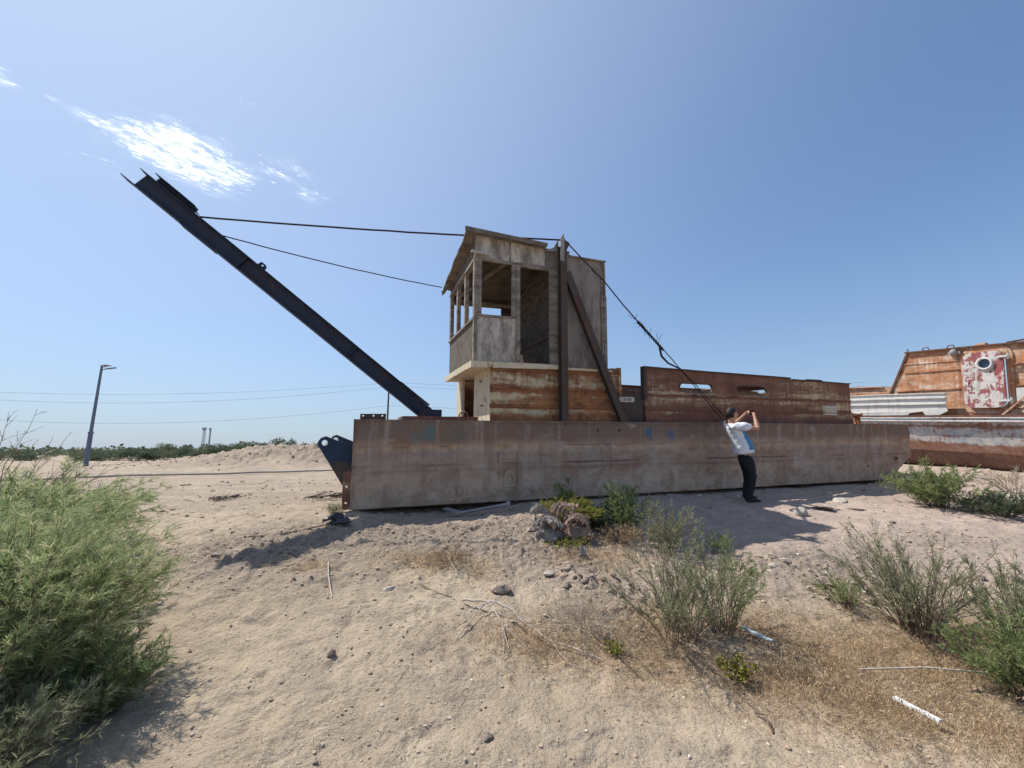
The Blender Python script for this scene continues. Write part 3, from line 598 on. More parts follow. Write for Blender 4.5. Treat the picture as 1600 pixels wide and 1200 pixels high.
    MB().prism([(.26, 4.19), (2.34, 3.90), (2.34, 3.92), (.26, 4.21)], 1.81, 3.185, ax='yz').build('sun_stop_ceiling', M['wood_dark'], cb)  # added panel that keeps sunlight off the inside walls
    # window and door framing
    mb = MB(); mb.box(1.745, 1.80, yn - .03, yn + .05, 2.19, 3.97); mb.box(1.80, 1.875, yn - .012, yn + .04, 2.95, 3.93); mb.build('corner_post', M['wood'], cb, sub=.4, jitter=.005)
    mb = MB(); mb.box(1.875, 2.41, yn - .02, yn + .045, 2.935, 2.975); mb.box(1.875, 2.42, yn - .012, yn + .04, 3.89, 3.935); mb.box(2.41, 2.475, yn - .01, yn + .05, 2.975, 3.90); mb.build('window_frame', M['wood'], cb, sub=.4, jitter=.004)
    mb = MB(); mb.box(2.478, 2.55, yn - .02, yn + .06, 2.2, 3.93); mb.box(3.11, 3.21, yn - .02, yn + .06, 2.2, 3.93); mb.box(2.55, 3.11, yn - .008, yn + .05, 3.87, 3.94); mb.box(2.55, 3.11, yn - .015, yn + .09, 2.185, 2.215); mb.box(3.21, 3.25, yn - .03, yn + .012, 2.2, 4.0)
    mb.box(3.12, 3.16, yn - .035, yn - .02, 3.60, 3.68); mb.box(3.12, 3.16, yn - .035, yn - .02, 2.55, 2.63)
    mb.build('door_frame', M['wood'], cb, sub=.4, jitter=.004)
    for y0, y1 in ((yn + .05, .25 + .05), (.86, .95), (1.52, 1.62), (2.20, 2.32)):
        mb = MB(); mb.box(1.755, 1.825, y0, y1, 2.90, 3.93 - (y0 * .03)); mb.build('mullion', M['wood'], cb, sub=.4, jitter=.004)
    mb = MB(); mb.box(1.735, 1.84, yn, 2.32, 2.885, 2.925); mb.box(1.74, 1.83, yn + .05, 2.32, 3.875, 3.925); mb.build('front_sill', M['wood'], cb, sub=.4, jitter=.005)
    mb = MB(); mb.prism([(1.70, 2.085), (3.25, 2.12), (3.25, 2.198), (1.70, 2.19)], yn - .06, 2.46); mb.box(3.25, 4.2, yn + .05, 2.4, 2.14, 2.19); mb.build('floor_slab', M['cream'], cb, sub=.4, jitter=.006)
    # lean-to roof, higher on the near side, ragged eave
    def rz(x, y): return 4.375 - (x - 1.57) * .045 - (y - .08) * .142
    mb = MB(); nxr, nyr = 16, 20; V = []; F = []
    g = rng(77)
    for s_ in (0, 1):
        for i in range(nxr + 1):
            for j in range(nyr + 1):
                y = .08 + (2.30 - .08) * j / nyr; x = 1.60 + (3.02 - 1.60) * i / nxr
                if i == 0: x -= .02 * mnoise.noise(Vector((y * 3, 0, 0)))
                if j == nyr: y += .04 * mnoise.noise(Vector((x * 7, 3, 0)))
                V.append((x, y, rz(x, y) - .035 * s_ + .01 * mnoise.noise(Vector((x * 3, y * 3, 0)))))
    n1 = (nxr + 1) * (nyr + 1); ii = lambda i, j: i * (nyr + 1) + j
    for i in range(nxr):
        for j in range(nyr):
            F.append((ii(i, j), ii(i + 1, j), ii(i + 1, j + 1), ii(i, j + 1))); F.append(tuple(n1 + q for q in (ii(i, j), ii(i, j + 1), ii(i + 1, j + 1), ii(i + 1, j))))
    for i in range(nxr): F.append((ii(i, 0), n1 + ii(i, 0), n1 + ii(i + 1, 0), ii(i + 1, 0))); F.append((ii(i, nyr), ii(i + 1, nyr), n1 + ii(i + 1, nyr), n1 + ii(i, nyr)))
    for j in range(nyr): F.append((ii(0, j), ii(0, j + 1), n1 + ii(0, j + 1), n1 + ii(0, j))); F.append((ii(nxr, j), n1 + ii(nxr, j), n1 + ii(nxr, j + 1), ii(nxr, j + 1)))
    mb.add(V, F); mb.prism([(1.56, 4.30), (3.0, 4.235), (3.0, 4.305), (1.56, 4.375)], .065, .085); roof = mb.build('roof', M['roofsheet'], cb)
    # crumpled flap at the far eave corner
    mb = MB()
    for k in range(7):
        y0 = 1.95 + k * .055; mb.bar((1.68 - .01 * k, y0, 4.06 - .012 * k), (1.56 + .03 * g.random(), y0 + .06 * g.random(), 3.97 - .10 * g.random()), .09, .012)
    mb.build('roof_flap', M['wood'], roof, jitter=.02)
    mb = MB(); mb.tube([(1.74, .12, 3.96), (1.78, .14, 4.0), (1.95, .15, 3.985)], .02, 6); mb.bar((1.68, .13, 3.99), (2.0, .15, 3.975), .06, .03); mb.build('eave_board', M['wood_light'], cb, jitter=.01)
    mb = MB(); mb.bar((2.5, .5, 4.12), (1.9, 2.3, 3.87), .05, .06); mb.box(1.85, 3.2, 2.30, 2.355, 3.78, 3.84); mb.build('ceiling_beam', M['wood'], cb)
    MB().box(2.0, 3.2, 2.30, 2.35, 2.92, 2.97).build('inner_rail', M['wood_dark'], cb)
    mb = MB(); mb.prism([(3.16, 4.28), (3.24, 4.42), (3.255, 4.42), (3.26, 4.22), (3.0, 4.20)], .15, .165); mb.build('gusset_sheet', M['steel_pale'], cb)
    # ---- near post, brace
    mb = MB()
    mb.prism([(3.225, 1.236), (3.345, 1.236), (3.345, 4.30), (3.30, 4.42), (3.225, 4.36)], -.0, .010); mb.prism([(3.225, 1.236), (3.345, 1.236), (3.345, 4.30), (3.225, 4.30)], .12, .13); mb.box(3.278, 3.29, .010, .12, 1.236, 4.28)
    mb.prism([(3.30, 4.18), (3.36, 4.22), (3.42, 4.34), (3.39, 4.37), (3.30, 4.40)], .03, .09)
    post = mb.build('post', M['black_rust'], D, sub=.7, jitter=.003)
    MB().prism([(3.222, 4.0), (3.29, 3.98), (3.29, 4.50), (3.222, 4.40)], -.012, -.001).build('lit_post_tip', M['steel_pale'], post)  # pale plate stands in for the sunlit flange end
    mb = MB(); 
    for yy in (.012, .10): mb.bar((3.35, yy, 3.82), (4.44, yy, 1.236), .012, .13)
    mb.bar((3.35, .056, 3.82), (4.44, .056, 1.236), .088, .012); mb.build('brace', M['black_rust'], post)
    # ---- boom: rolled beam with a short doubled length at its head
    d = Vector((.784, 0, -.621)); nrm = Vector((.621, 0, .784)); base = Vector((-3.40, 0, 4.86)); yb = 1.40; L = 5.80
    def bp(s, h, y): v = base + d * s + nrm * h; return (v.x, y, v.z)
    def plate(mb, s0, s1, h0, h1, y0, y1, n=14, wob=.004):
        V = []; 
        for k in range(n + 1):
            s = s0 + (s1 - s0) * k / n; w = wob * mnoise.noise(Vector((s * 2.2, h0 * 3, y0)))
            for h in (h0, h1):
                for y in (y0, y1): V.append(bp(s, h + w, y))
        F = []
        for k in range(n):
            b = k * 4; F += [(b, b + 4, b + 5, b + 1), (b + 2, b + 3, b + 7, b + 6), (b, b + 2, b + 6, b + 4), (b + 1, b + 5, b + 7, b + 3)]
        F += [(0, 1, 3, 2), (n * 4, n * 4 + 2, n * 4 + 3, n * 4 + 1)]
        mb.add(V, F)
    mb = MB(); plate(mb, .06, L, .012, .25, yb - .006, yb + .006); plate(mb, -.10, L - .05, 0.0, .012, yb - .11, yb + .11); plate(mb, .0, L - .35, .25, .262, yb - .11, yb + .11)
    plate(mb, .9, 1.5, -.014, 0, yb - .09, yb + .09, 3); plate(mb, L - .1, L + .05, .02, .20, yb - .05, yb + .05, 2)
    plate(mb, L - .75, L - .1, .262, .275, yb - .09, yb + .09, 4)
    for s in (1.9, 4.1): plate(mb, s, s + .012, .012, .25, yb - .10, yb + .10, 1)
    boom = mb.build('boom', M['boom'], D)
    mb = MB(); plate(mb, .20, .88, .262, .345, yb - .006, yb + .006, 5); plate(mb, .16, .84, .345, .357, yb - .09, yb + .09, 5); plate(mb, .22, .92, .295, .303, yb - .07, yb + .07, 5); mb.build('boom_head', M['boom'], boom)
    c0 = Vector(bp(2.12, .262, yb)); mb = MB()
    mb.prism([(-.07, 0), (.07, 0), (.07, .055), (.03, .085), (-.05, .085)], -.01, .01, holes=[circ(0.0, .045, .018, 8)]); V = [c0 + d * p[0] + nrm * p[2] + Vector((0, p[1], 0)) for p in mb.v]; mb.v = [tuple(v) for v in V]; mb.build('boom_lug', M['boom'], boom)
    MB().box(1.05, 1.45, yb - .13, yb - .10, 1.236, 1.45).box(1.05, 1.45, yb + .10, yb + .13, 1.236, 1.45).build('boom_foot', M['boom'], boom)
    # ---- wire ropes
    def sag(p, q, s, n=20): p = Vector(p); q = Vector(q); return [p.lerp(q, i / n) - Vector((0, 0, s * 4 * (i / n) * (1 - i / n))) for i in range(n + 1)]
    def wob(pts, a): return [p + mnoise.noise_vector(p * 3.0) * a for p in pts]
    tip = Vector(bp(1.0, .27, yb - .04)); top = Vector((3.30, .06, 4.405))
    MB().tube(wob(sag(tip, top, .035), .008), .015, 7).build('boom_cable', M['cable'], D)
    MB().tube(wob(sag(bp(1.36, .255, yb), (1.60, 2.45, 4.12), .05), .006), .010, 7).build('boom_cable', M['cable'], D)
    k1, k2 = Vector((4.62, .02, 3.18)), Vector((5.42, .02, 2.42))
    pts = [top, Vector((3.37, .04, 4.36))] + [Vector(p) for p in ((3.72, .02, 4.04), (4.09, .0, 3.71), (4.46, .0, 3.34), (4.82, .0, 3.00), (5.05, -.01, 2.80), (5.28, -.02, 2.58))]
    bc = MB().tube(wob(pts, .006), .0115, 7).build('back_cable', M['cable'], D)
    tw = lambda a_, b_, amp, fr, ph, n=30: [Vector(a_).lerp(Vector(b_), i / n) + Vector((math.sin(i * fr + ph), math.cos(i * fr + ph), math.sin(i * fr + ph) * .8)) * amp for i in range(n + 1)]
    mb = MB()
    for ph in (0, 2.1, 4.2): mb.tube(tw((4.76, 0, 3.06), (5.30, -.01, 2.56), .016, .9, ph), .009, 5)
    mb.tube([(5.22, 0, 2.62), (5.26, 0, 2.45), (5.40, 0, 2.33), (5.60, 0, 2.26), (5.68, 0, 2.24)], [.02, .022, .018, .014, .014], 6)
    for q in range(9):
        b = Vector((4.80, 0, 3.02)).lerp(Vector((5.26, 0, 2.58)), g.random()); v = Vector((g.normal() * .5, g.normal() * .3, g.normal())).normalized(); L_ = .06 + .13 * g.random()
        mb.tube([b, b + v * L_ * .4 + Vector((.02, 0, .01)), b + v * L_ + Vector((g.normal() * .03, 0, g.normal() * .03))], .0035, 4)
    mb.tube([(4.73, 0, 3.08), (4.72, 0, 3.13), (4.76, 0, 3.2)], .004, 4); mb.tube([(4.7, 0, 3.1), (4.64, 0, 3.12), (4.55, 0, 3.17)], .004, 4)
    mb.tube([(5.16, 0, 2.68), (5.18, 0, 2.78), (5.17, 0, 2.87)], .004, 4); mb.tube([(5.2, 0, 2.65), (5.22, 0, 2.76), (5.29, 0, 2.87)], .004, 4)
    mb.build('frayed_splice', M['cable'], bc)
    mb = MB(); mb.tube(wob([Vector(p) for p in ((5.28, -.02, 2.58), (5.48, .0, 2.42), (5.68, .02, 2.24), (5.85, .02, 2.08), (6.75, .06, 1.24))], .004), .009, 6)
    mb.tube(wob([Vector(p) for p in ((5.68, .02, 2.24), (5.90, .03, 2.09), (6.90, .09, 1.24))], .004), .009, 6); mb.build('cable_tail', M['cable'], bc)
    # small scrap piece lying on the deck edge
    return D
M['pale_blue'] = simple('faded blue paint', (.33, .42, .47), (.48, .54, .56), 20, .7, .2)
M['orange_rust'] = rust_paint('orange rusty casting', (.28, .13, .06), [(.15, .05, .03), (.30, .11, .05), (.20, .05, .04)], amount=.5, scale=4)
M['plate'] = simple('old white enamel plate', (.30, .28, .24), (.62, .59, .54), 9, .5, .2)
M['louvre'] = rust_paint('chipped white louvre', (.62, .58, .48), [R1, R2, R3], amount=.25, scale=6)
M['tower'] = simple('grey brown tower boards', (.14, .118, .108), (.29, .25, .225), 2.2, .9, .4, (2.2, 1, .6))
dredger()
# ---------------------------------------------------------------- second stranded ship at the right (x towards the viewer, y into the ship, z up)
M['ship_blue'] = rust_paint('ship side pale blue paint', (.34, .385, .41), [R2, (.22, .11, .075), (.34, .25, .20)], amount=.40, psc=(.5, 1, 1.8), scale=1.5, streak=.5, bands=[(.78, .22, .5), (1.36, .07, .22)], paint2=(.50, .47, .44), spots=.6, soft=.10)
M['ship_red'] = rust_paint('ship bottom rust', (.26, .15, .11), [(.08, .048, .040), (.15, .085, .064), (.23, .14, .11)], amount=.72, psc=(.5, 1, 1.5), scale=1.3)
M['ship_house'] = rust_paint('ship deckhouse orange rust', (.66, .54, .42), [(.17, .075, .045), (.33, .14, .07), (.48, .24, .125), (.56, .34, .20)], amount=.62, psc=(1, 1, 2.2), scale=1.9, streak=.6, bands=[(2.36, .05, .2), (2.9, .05, .2), (3.35, .05, .2)], seed=9.0, soft=.14, wash=(.58, .42, .29), grime=.5)
M['ship_white'] = rust_paint('ship white bulwark', (.58, .565, .54), [(.25, .11, .06), R3, R4], amount=.16, psc=(.7, 1, 3.5), scale=1.8, seed=5.0, paint2=(.60, .60, .58))
M['hatch'] = rust_paint('hatch white over red paint', (.60, .57, .53), [(.20, .05, .055), (.30, .08, .08), (.20, .13, .13)], amount=.50, psc=(1.4, 1, 1.2), scale=3.8, spots=1.0, seed=11.0)
M['ship_dark'] = rust_paint('ship dark rail', (.09, .06, .055), [R1, R2, R3], amount=.55, scale=2)
def ship():
    e = Vector((.3, -1, -.075)).normalized(); n = Vector((1, .3, 0)).normalized(); u = e.cross(n); u = u if u.z > 0 else -u
    O = Vector((11.0, 14.0, 1.0))
    MW = Matrix(((e.x, n.x, u.x, O.x), (e.y, n.y, u.y, O.y), (e.z, n.z, u.z, O.z), (0, 0, 0, 1)))
    D = tag(empty('stranded_ship', mat=MW), 'stranded ship with pale blue hull, orange rusted deckhouse and round-cornered hatch behind the dredger', 'ship')
    # hull with a turn of bilge, lofted along x
    secs = [(-.40, 1.56), (-.36, 1.30), (-.27, .95), (-.22, .70), (-.10, .45), (.12, .24), (.6, .02), (2.2, -.06), (3.8, .02), (4.3, .4), (4.5, 1.56)]
    xs = np.linspace(-4.5, 8.5, 53); V = []
    for x in xs:
        tp = max(0, (-x - 1.5) / 3.0) ** 2 * 1.4
        for y, z in secs: V.append((x, min(y + tp, 2.2) if y < 2 else y - tp * .5, z + .15 * max(0, -x - 1) ** 1.5 * .1))
    k = len(secs); up, lo = MB(), MB()
    Fu = [(i * k + j, (i + 1) * k + j, (i + 1) * k + j + 1, i * k + j + 1) for i in range(len(xs) - 1) for j in (0, 1, 2, 9)]
    Fl = [(i * k + j, (i + 1) * k + j, (i + 1) * k + j + 1, i * k + j + 1) for i in range(len(xs) - 1) for j in range(3, 9)]
    up.add(V, Fu, True); hl = up.build('hull', M['ship_blue'], D, jitter=.018)
    lo.add(V, Fl, True); lo.add([V[j] for j in range(k)] + [V[(len(xs) - 1) * k + j] for j in range(k)], [tuple(range(k)), tuple(range(k, 2 * k))]); lo.build('hull_bottom', M['ship_red'], hl, jitter=.018)
    MB().prism([(-4.4, 1.535), (8.4, 1.535), (8.4, 1.555), (-4.4, 1.555)], -.36, 4.4).build('deck', M['ship_dark'], D)
    mb = MB(); mb.prism([(-3.5, 1.50), (8.4, 1.46), (8.4, 1.50), (-3.5, 1.54)], -.50, -.38); mb.prism([(-3.5, 1.58), (8.4, 1.55), (8.4, 1.575), (-3.5, 1.605)], -.47, -.36); mb.build('rub_rail', M['ship_white'], D, sub=.6, jitter=.008)
    mb = MB(); mb.prism([(-3.5, 1.60), (8.4, 1.575), (8.4, 1.64), (-3.5, 1.66)], -.40, -.30); mb.build('deck_edge', M['ship_dark'], D, sub=.6, jitter=.01)
    # white bulwark, broken at its after end
    mb = MB(); mb.prism([(-3.5, 1.66), (1.9, 1.66), (1.95, 1.72), (2.25, 1.76), (2.3, 1.66), (2.62, 1.66), (2.80, 1.76), (2.76, 1.92), (2.80, 2.235), (1.5, 2.26), (-3.5, 2.36)], -.27, -.25)
    for z, dz in ((2.10, .03), (1.94, .025)): mb.prism([(-3.5, z + .09), (2.78, z), (2.78, z + dz), (-3.5, z + .09 + dz)], -.315, -.27)
    mb.prism([(-3.5, 2.35), (2.78, 2.225), (2.78, 2.25), (-3.5, 2.375)], -.30, -.22); mb.build('bulwark', M['ship_white'], D, sub=.5, jitter=.012)
    MB().prism([(1.2, 1.60), (2.6, 1.60), (2.6, 1.93), (2.3, 1.98), (1.2, 1.9)], -.21, -.18).build('bulwark_patch', M['ship_house'], D, jitter=.01)
    # low forward house
    mb = MB(); mb.prism([(-2.4, 1.6), (1.55, 1.6), (1.55, 2.52), (.9, 2.56), (-2.4, 2.66)], .35, .37); mb.prism([(-2.4, 2.62), (.95, 2.55), (.95, 2.58), (-2.4, 2.66)], .28, 2.6); mb.box(-2.42, -2.40, .35, 2.6, 1.6, 2.64)
    mb.bar((.3, .34, 2.2), (.15, .34, 2.5), .02, .02); mb.bar((.15, .34, 2.5), (1.0, .34, 2.45), .02, .02); mb.build('fore_house', M['ship_house'], D, sub=.5, jitter=.01)
    # main deckhouse with raked front
    wall = [(1.05, 1.62), (8.3, 1.62), (8.3, 3.20), (4.18, 3.37), (1.83, 3.47)]
    cx0, cx1, cz0, cz1 = 3.01, 3.98, 1.69, 3.40
    win = rrect(4.20, 4.75, 2.50, 3.0, .1)
    mb = MB(); mb.prism(wall, 0, .02, holes=[rrect(3.12, 3.88, 1.84, 3.24, .2), win]); mb.prism([(8.28, 0), (8.3, 0), (8.3, 3.0), (8.28, 3.0)], 1.62, 3.2, ax='xy')
    V = [(1.05, 0, 1.62), (1.83, 0, 3.47), (1.83, 3.2, 3.47), (1.05, 3.2, 1.62)]; mb.add(V + [(p[0] + .02, p[1], p[2]) for p in V], [(0, 1, 2, 3), (7, 6, 5, 4)])
    for z in (1.82, 2.36, 2.88): mb.prism([(1.2 + (z - 1.62) * .42, z), (cx0, z - .01), (cx0, z + .012), (1.2 + (z - 1.62) * .42, z + .022)], -.03, 0); mb.prism([(cx1, z), (8.2, z), (8.2, z + .02), (cx1, z + .02)], -.03, 0)
    mb.prism([(1.75, 3.13), (cx0, 3.10), (cx0, 3.115), (1.75, 3.145)], -.02, 0)
    hs = mb.build('deckhouse', M['ship_house'], D, sub=.5, jitter=.008)
    mb = MB(); mb.prism([(1.80, 3.47), (4.18, 3.37), (8.3, 3.2), (8.3, 3.24), (4.18, 3.41), (1.80, 3.51)], -.08, 3.2); mb.build('roof', M['ship_dark'], hs, sub=.5, jitter=.008)
    for x in (1.84, 2.2, 2.75): z = 3.51 - (x - 1.8) * .042; MB().tube([(x, .0, z), (x, .0, z + .07), (x + .12, 0, z + .075), (x + .14, 0, z + .01)] if x > 2 else [(x, 0, z - .05), (x, 0, z + .09)], .014, 6).build('hand_rail', M['ship_dark'], hs)
    for z in (0,): pass
    MB().box(3.3, 3.5, .0, .12, 3.40, 3.50).build('vent_box', M['ship_house'], hs); MB().bar((3.9, -.02, 3.43), (4.3, -.02, 3.46), .06, .03).build('roof_strap', M['ship_dark'], hs)
    MB().prism([(1.02, 1.62), (1.80, 3.46), (1.86, 3.46), (1.08, 1.62)], -.03, .0).build('corner_strip', M['ship_dark'], hs)
    # hatch: coaming, leaf, porthole, hinges
    mb = MB(); mb.prism(rrect(cx0, cx1, cz0, cz1, .27, 8), -.035, -.002, holes=[rrect(3.11, 3.89, 1.83, 3.25, .2, 8)]); mb.prism(rrect(3.09, 3.91, 1.81, 3.27, .21, 8), -.10, -.035, holes=[rrect(3.115, 3.885, 1.835, 3.245, .2, 8)]); co = mb.build('hatch_coaming', M['ship_house'], hs)
    mb = MB(); mb.prism(rrect(3.09, 3.87, 1.83, 3.25, .2, 8), -.16, -.115, holes=[circ(3.54, 2.94, .115, 20)]); hd = mb.build('hatch_door', M['hatch'], hs, bevel=.012)
    mb = MB(); mb.lathe((3.54, -.185, 2.94), [(.155, .03), (.16, .01), (.145, -.005), (.118, -.005), (.112, .02)], 24, 'y')
    ring = MB(); ks = 24; prof = [(.115, -.165), (.115, -.205), (.14, -.212), (.165, -.20), (.168, -.165)]
    Vr = [(3.54 + r * math.cos(2 * math.pi * j / ks), y, 2.94 + r * math.sin(2 * math.pi * j / ks)) for r, y in prof for j in range(ks)]
    ring.add(Vr, [(i * ks + j, i * ks + (j + 1) % ks, (i + 1) * ks + (j + 1) % ks, (i + 1) * ks + j) for i in range(4) for j in range(ks)], True); ring.build('porthole_rim', M['ship_white'], hd.parent)
    MB().prism(circ(3.54, 2.94, .118, 24), -.15, -.14).build('porthole_glass', M['glass'], hs)
    mb = MB()
    for z in (2.0, 3.08): MB().box(3.78, 3.955, -.20, -.155, z - .025, z + .025).tube([(3.96, -.16, z - .07), (3.96, -.16, z + .07)], .025, 8).build('hatch_hinge', M['ship_white'], hs)
    mb.tube([(3.2, -.155, 2.5), (3.2, -.21, 2.5), (3.2, -.21, 2.38)], .012, 6); mb.build('hatch_handle', M['ship_white'], hs)
    mb = MB(); mb.lathe((2.92, -.12, 3.33), [(.03, -.06), (.07, -.03), (.085, .02), (.05, .06)], 14, 'y'); mb.box(2.8, 3.05, -.10, -.0, 3.27, 3.35); mb.build('deck_lamp', M['steel_pale'], hs)
    MB().prism(win, -.04, .0, holes=[rrect(4.25, 4.70, 2.55, 2.95, .08)]).build('window_rim', M['ship_white'], hs)
    MB().prism(rrect(4.24, 4.71, 2.54, 2.96, .08), .03, .04).build('window_glass', M['glass'], hs)
    MB().prism([(4.0, 1.98), (4.9, 1.96), (4.9, 2.3), (4.0, 2.3)], -.05, -.032).build('white_panel', M['ship_white'], hs, jitter=.008)
    MB().bar((4.25, -.2, 2.12), (3.75, -.2, 1.60), .03, .03).build('rail_strut', M['ship_house'], D)
    return D
ship()
# ---------------------------------------------------------------- vegetation
def leaf_mat(name, cols, trans=.35, rough=.6):
    m, t = newmat(name); at = t.n('ShaderNodeAttribute', attribute_name='tone').outputs['Fac']
    col = t.ramp(at, [(i / (len(cols) - 1), c) for i, c in enumerate(cols)])
    finish(t, col, rough, trans=trans, spec=.2); return m
M['leaf_reed'] = leaf_mat('reed leaf', [(.09, .155, .06), (.16, .25, .09), (.26, .34, .14), (.37, .42, .21), (.52, .49, .29)], trans=.5)
M['leaf_tam'] = leaf_mat('feathery green', [(.11, .16, .06), (.20, .27, .10), (.29, .34, .14), (.39, .39, .21)])
M['leaf_grey'] = leaf_mat('grey green twigs', [(.15, .19, .10), (.25, .28, .15), (.35, .35, .21), (.46, .41, .28)])
M['leaf_yellow'] = leaf_mat('yellow green shoots', [(.11, .13, .03), (.23, .23, .045), (.33, .31, .07), (.40, .35, .10)])
M['leaf_dark'] = leaf_mat('far shrub leaf', [(.06, .09, .055), (.09, .125, .075), (.13, .16, .095), (.19, .20, .13)])
M['straw'] = leaf_mat('dry straw', [(.22, .14, .075), (.36, .245, .14), (.50, .37, .22), (.64, .52, .35)], trans=.2, rough=.8)
M['twig'] = simple('brown twig bark', (.09, .06, .045), (.20, .15, .115), 20, .9, .3)
M['twig_pale'] = simple('bleached dead twig', (.34, .29, .24), (.52, .46, .39), 20, .85, .3)
def nrmz(v): return v / np.maximum(np.linalg.norm(v, axis=-1, keepdims=True), 1e-9)
def leaves(g, B, Dv, L, Wd, droop=.3, tone=None, wind=None):
    """tapered two-segment blades: base points, directions, lengths, widths"""
    n = len(B); Dv = nrmz(Dv); side = nrmz(np.cross(Dv, g.normal(0, 1, (n, 3)))); L = L[:, None]; w = Wd[:, None]
    down = np.array([0, 0, -1.0]) * droop * L
    if wind is not None: down = down + np.array(wind) * L
    p1 = B + Dv * L * .5 + down * .25; p2 = B + Dv * L + down
    V = np.stack([B - side * w * .35, B + side * w * .35, p1 - side * w * .5, p1 + side * w * .5, p2 - side * w * .08, p2 + side * w * .08], 1).reshape(-1, 3)
    o = np.arange(n)[:, None] * 6
    F = np.concatenate([o + np.array([[0, 1, 3, 2]]), o + np.array([[2, 3, 5, 4]])])
    T = np.repeat(tone if tone is not None else g.random(n), 6)
    return V, F, T
def polyribbon(g, P, W0, W1):
    """P (n,k,3) polylines -> three-sided tapering stems"""
    n, k, _ = P.shape; T = nrmz(np.gradient(P, axis=1)); a = nrmz(np.cross(T, nrmz(g.normal(0, 1, (n, 1, 3))))); b = np.cross(T, a)
    w = (np.linspace(0, 1, k)[None, :, None] * (W1 - W0) + W0) * .5 * np.ones((n, k, 1))
    ring = [P + a * w * math.cos(q) + b * w * math.sin(q) for q in (0, 2.094, 4.189)]
    V = np.stack(ring, 2).reshape(-1, 3); base = (np.arange(n)[:, None] * k + np.arange(k - 1)[None])[..., None] * 3
    F = [np.stack([base[..., 0] + j, base[..., 0] + (j + 1) % 3, base[..., 0] + 3 + (j + 1) % 3, base[..., 0] + 3 + j], -1).reshape(-1, 4) for j in range(3)]
    return V, np.concatenate(F)
def plant(name, x, y, H, R, label, cat='shrub', stems=30, twigs=14, lf=14, leaf=.03, lw=.004, tw=.16, mat='leaf_tam', wood='twig', wind=(0, 0, 0), seed=1, group=None, up=.6, lo=.25, sw=.010, droop=.1,
          tonebias=0.0, kb=.5, wiry=.1, sink=.02, off=None):
    g = rng(seed); n = stems; ph = g.random(n) * 6.283; rr = R * np.sqrt(g.random(n)); h = H * (.55 + .45 * g.random(n)) * (1 - .35 * (rr / R) ** 2)
    k = 9; s = np.linspace(0, 1, k)[None, :, None]
    basep = np.stack([np.cos(ph) * rr * .25, np.sin(ph) * rr * .25, np.zeros(n)], -1)[:, None]
    outw = np.stack([np.cos(ph) * rr, np.sin(ph) * rr, np.zeros(n)], -1)[:, None]
    P = basep + outw * .85 * s ** (1 + kb) + np.array([0, 0, 1.0]) * h[:, None, None] * (s ** .9) + np.array(wind) * H * s ** 2
    P = P + np.cumsum(g.normal(0, wiry * H / k, (n, k, 3)), 1) * (s > 0)
    root = empty(name, (x, y, hz(x, y) - sink)); tag(root, label, cat, group)
    # twigs
    m = n * twigs; si = np.repeat(np.arange(n), twigs); st = lo + (1 - lo) * g.random(m) ** .8; fi = st * (k - 1); i0 = np.minimum(fi.astype(int), k - 2); fr = (fi - i0)[:, None]
    B = P[si, i0] * (1 - fr) + P[si, i0 + 1] * fr; T = nrmz(P[si, i0 + 1] - P[si, i0])
    d = nrmz(T * up + nrmz(g.normal(0, 1, (m, 3))) * .6 + np.array([0, 0, .25]) + np.array(wind) * .6); L = tw * (.4 + .6 * g.random(m)) * (1.15 - .5 * st)
    q = 4; ss = np.linspace(0, 1, q)[None, :, None]; TP = B[:, None] + d[:, None] * L[:, None, None] * ss + np.array([0, 0, -1.0]) * droop * L[:, None, None] * ss ** 2 + np.array(wind) * L[:, None, None] * ss ** 2 * .5
    V1, F1 = polyribbon(g, P, sw, sw * .25); V2, F2 = polyribbon(g, TP, sw * .35, sw * .18)
    npmesh('branches', np.concatenate([V1, V2]), np.concatenate([F1, F2 + len(V1)]), M[wood], root)
    if lf:
        c = m * lf; ti = np.repeat(np.arange(m), lf); u = g.random(c) ** .85; fi = u * (q - 1); i0 = np.minimum(fi.astype(int), q - 2); fr = (fi - i0)[:, None]
        Bl = TP[ti, i0] * (1 - fr) + TP[ti, i0 + 1] * fr
        dl = nrmz(d[ti] * 1.0 + nrmz(g.normal(0, 1, (c, 3))) * .65 + np.array(wind) * .8)
        clump = np.repeat(g.random(m), lf); tone = np.clip(.25 * g.random(c) + .55 * clump + .2 * g.random(c) + tonebias, 0, 1)
        V, F, T_ = leaves(g, Bl, dl, leaf * (.5 + .8 * g.random(c)), np.full(c, lw), droop, tone, None)
        npmesh('foliage', V, F, M[mat], root, attr={'tone': T_})
    return root
# large wind-blown bush at the left edge: two neighbouring plants
plant('reed_bush', -2.86, 2.62, 1.17, .58, 'large wind-blown green reed bush filling the lower left foreground', 'bush', stems=300, twigs=22, lf=15, leaf=.055, lw=.0032, tw=.20, mat='leaf_reed', wind=(.07, .03, -.01), seed=3, sw=.006, droop=.2, lo=.06, kb=.0, tonebias=.22)
plant('reed_bush', -3.75, 3.35, 1.12, .62, 'feathery reed bush at the left edge, just behind the largest one', 'bush', stems=170, twigs=20, lf=13, leaf=.06, lw=.004, tw=.20, mat='leaf_reed', wind=(.12, 0, -.02), seed=303, sw=.006, droop=.2, lo=.1, tonebias=.14)
plant('dry_bush', -2.38, 2.02, .50, .46, 'low brownish dry bush in the shade of the large reed bush, bottom left corner', 'bush', stems=150, twigs=16, lf=9, leaf=.035, lw=.003, tw=.12, mat='leaf_grey', seed=304, sw=.005, lo=.05, wiry=.2)
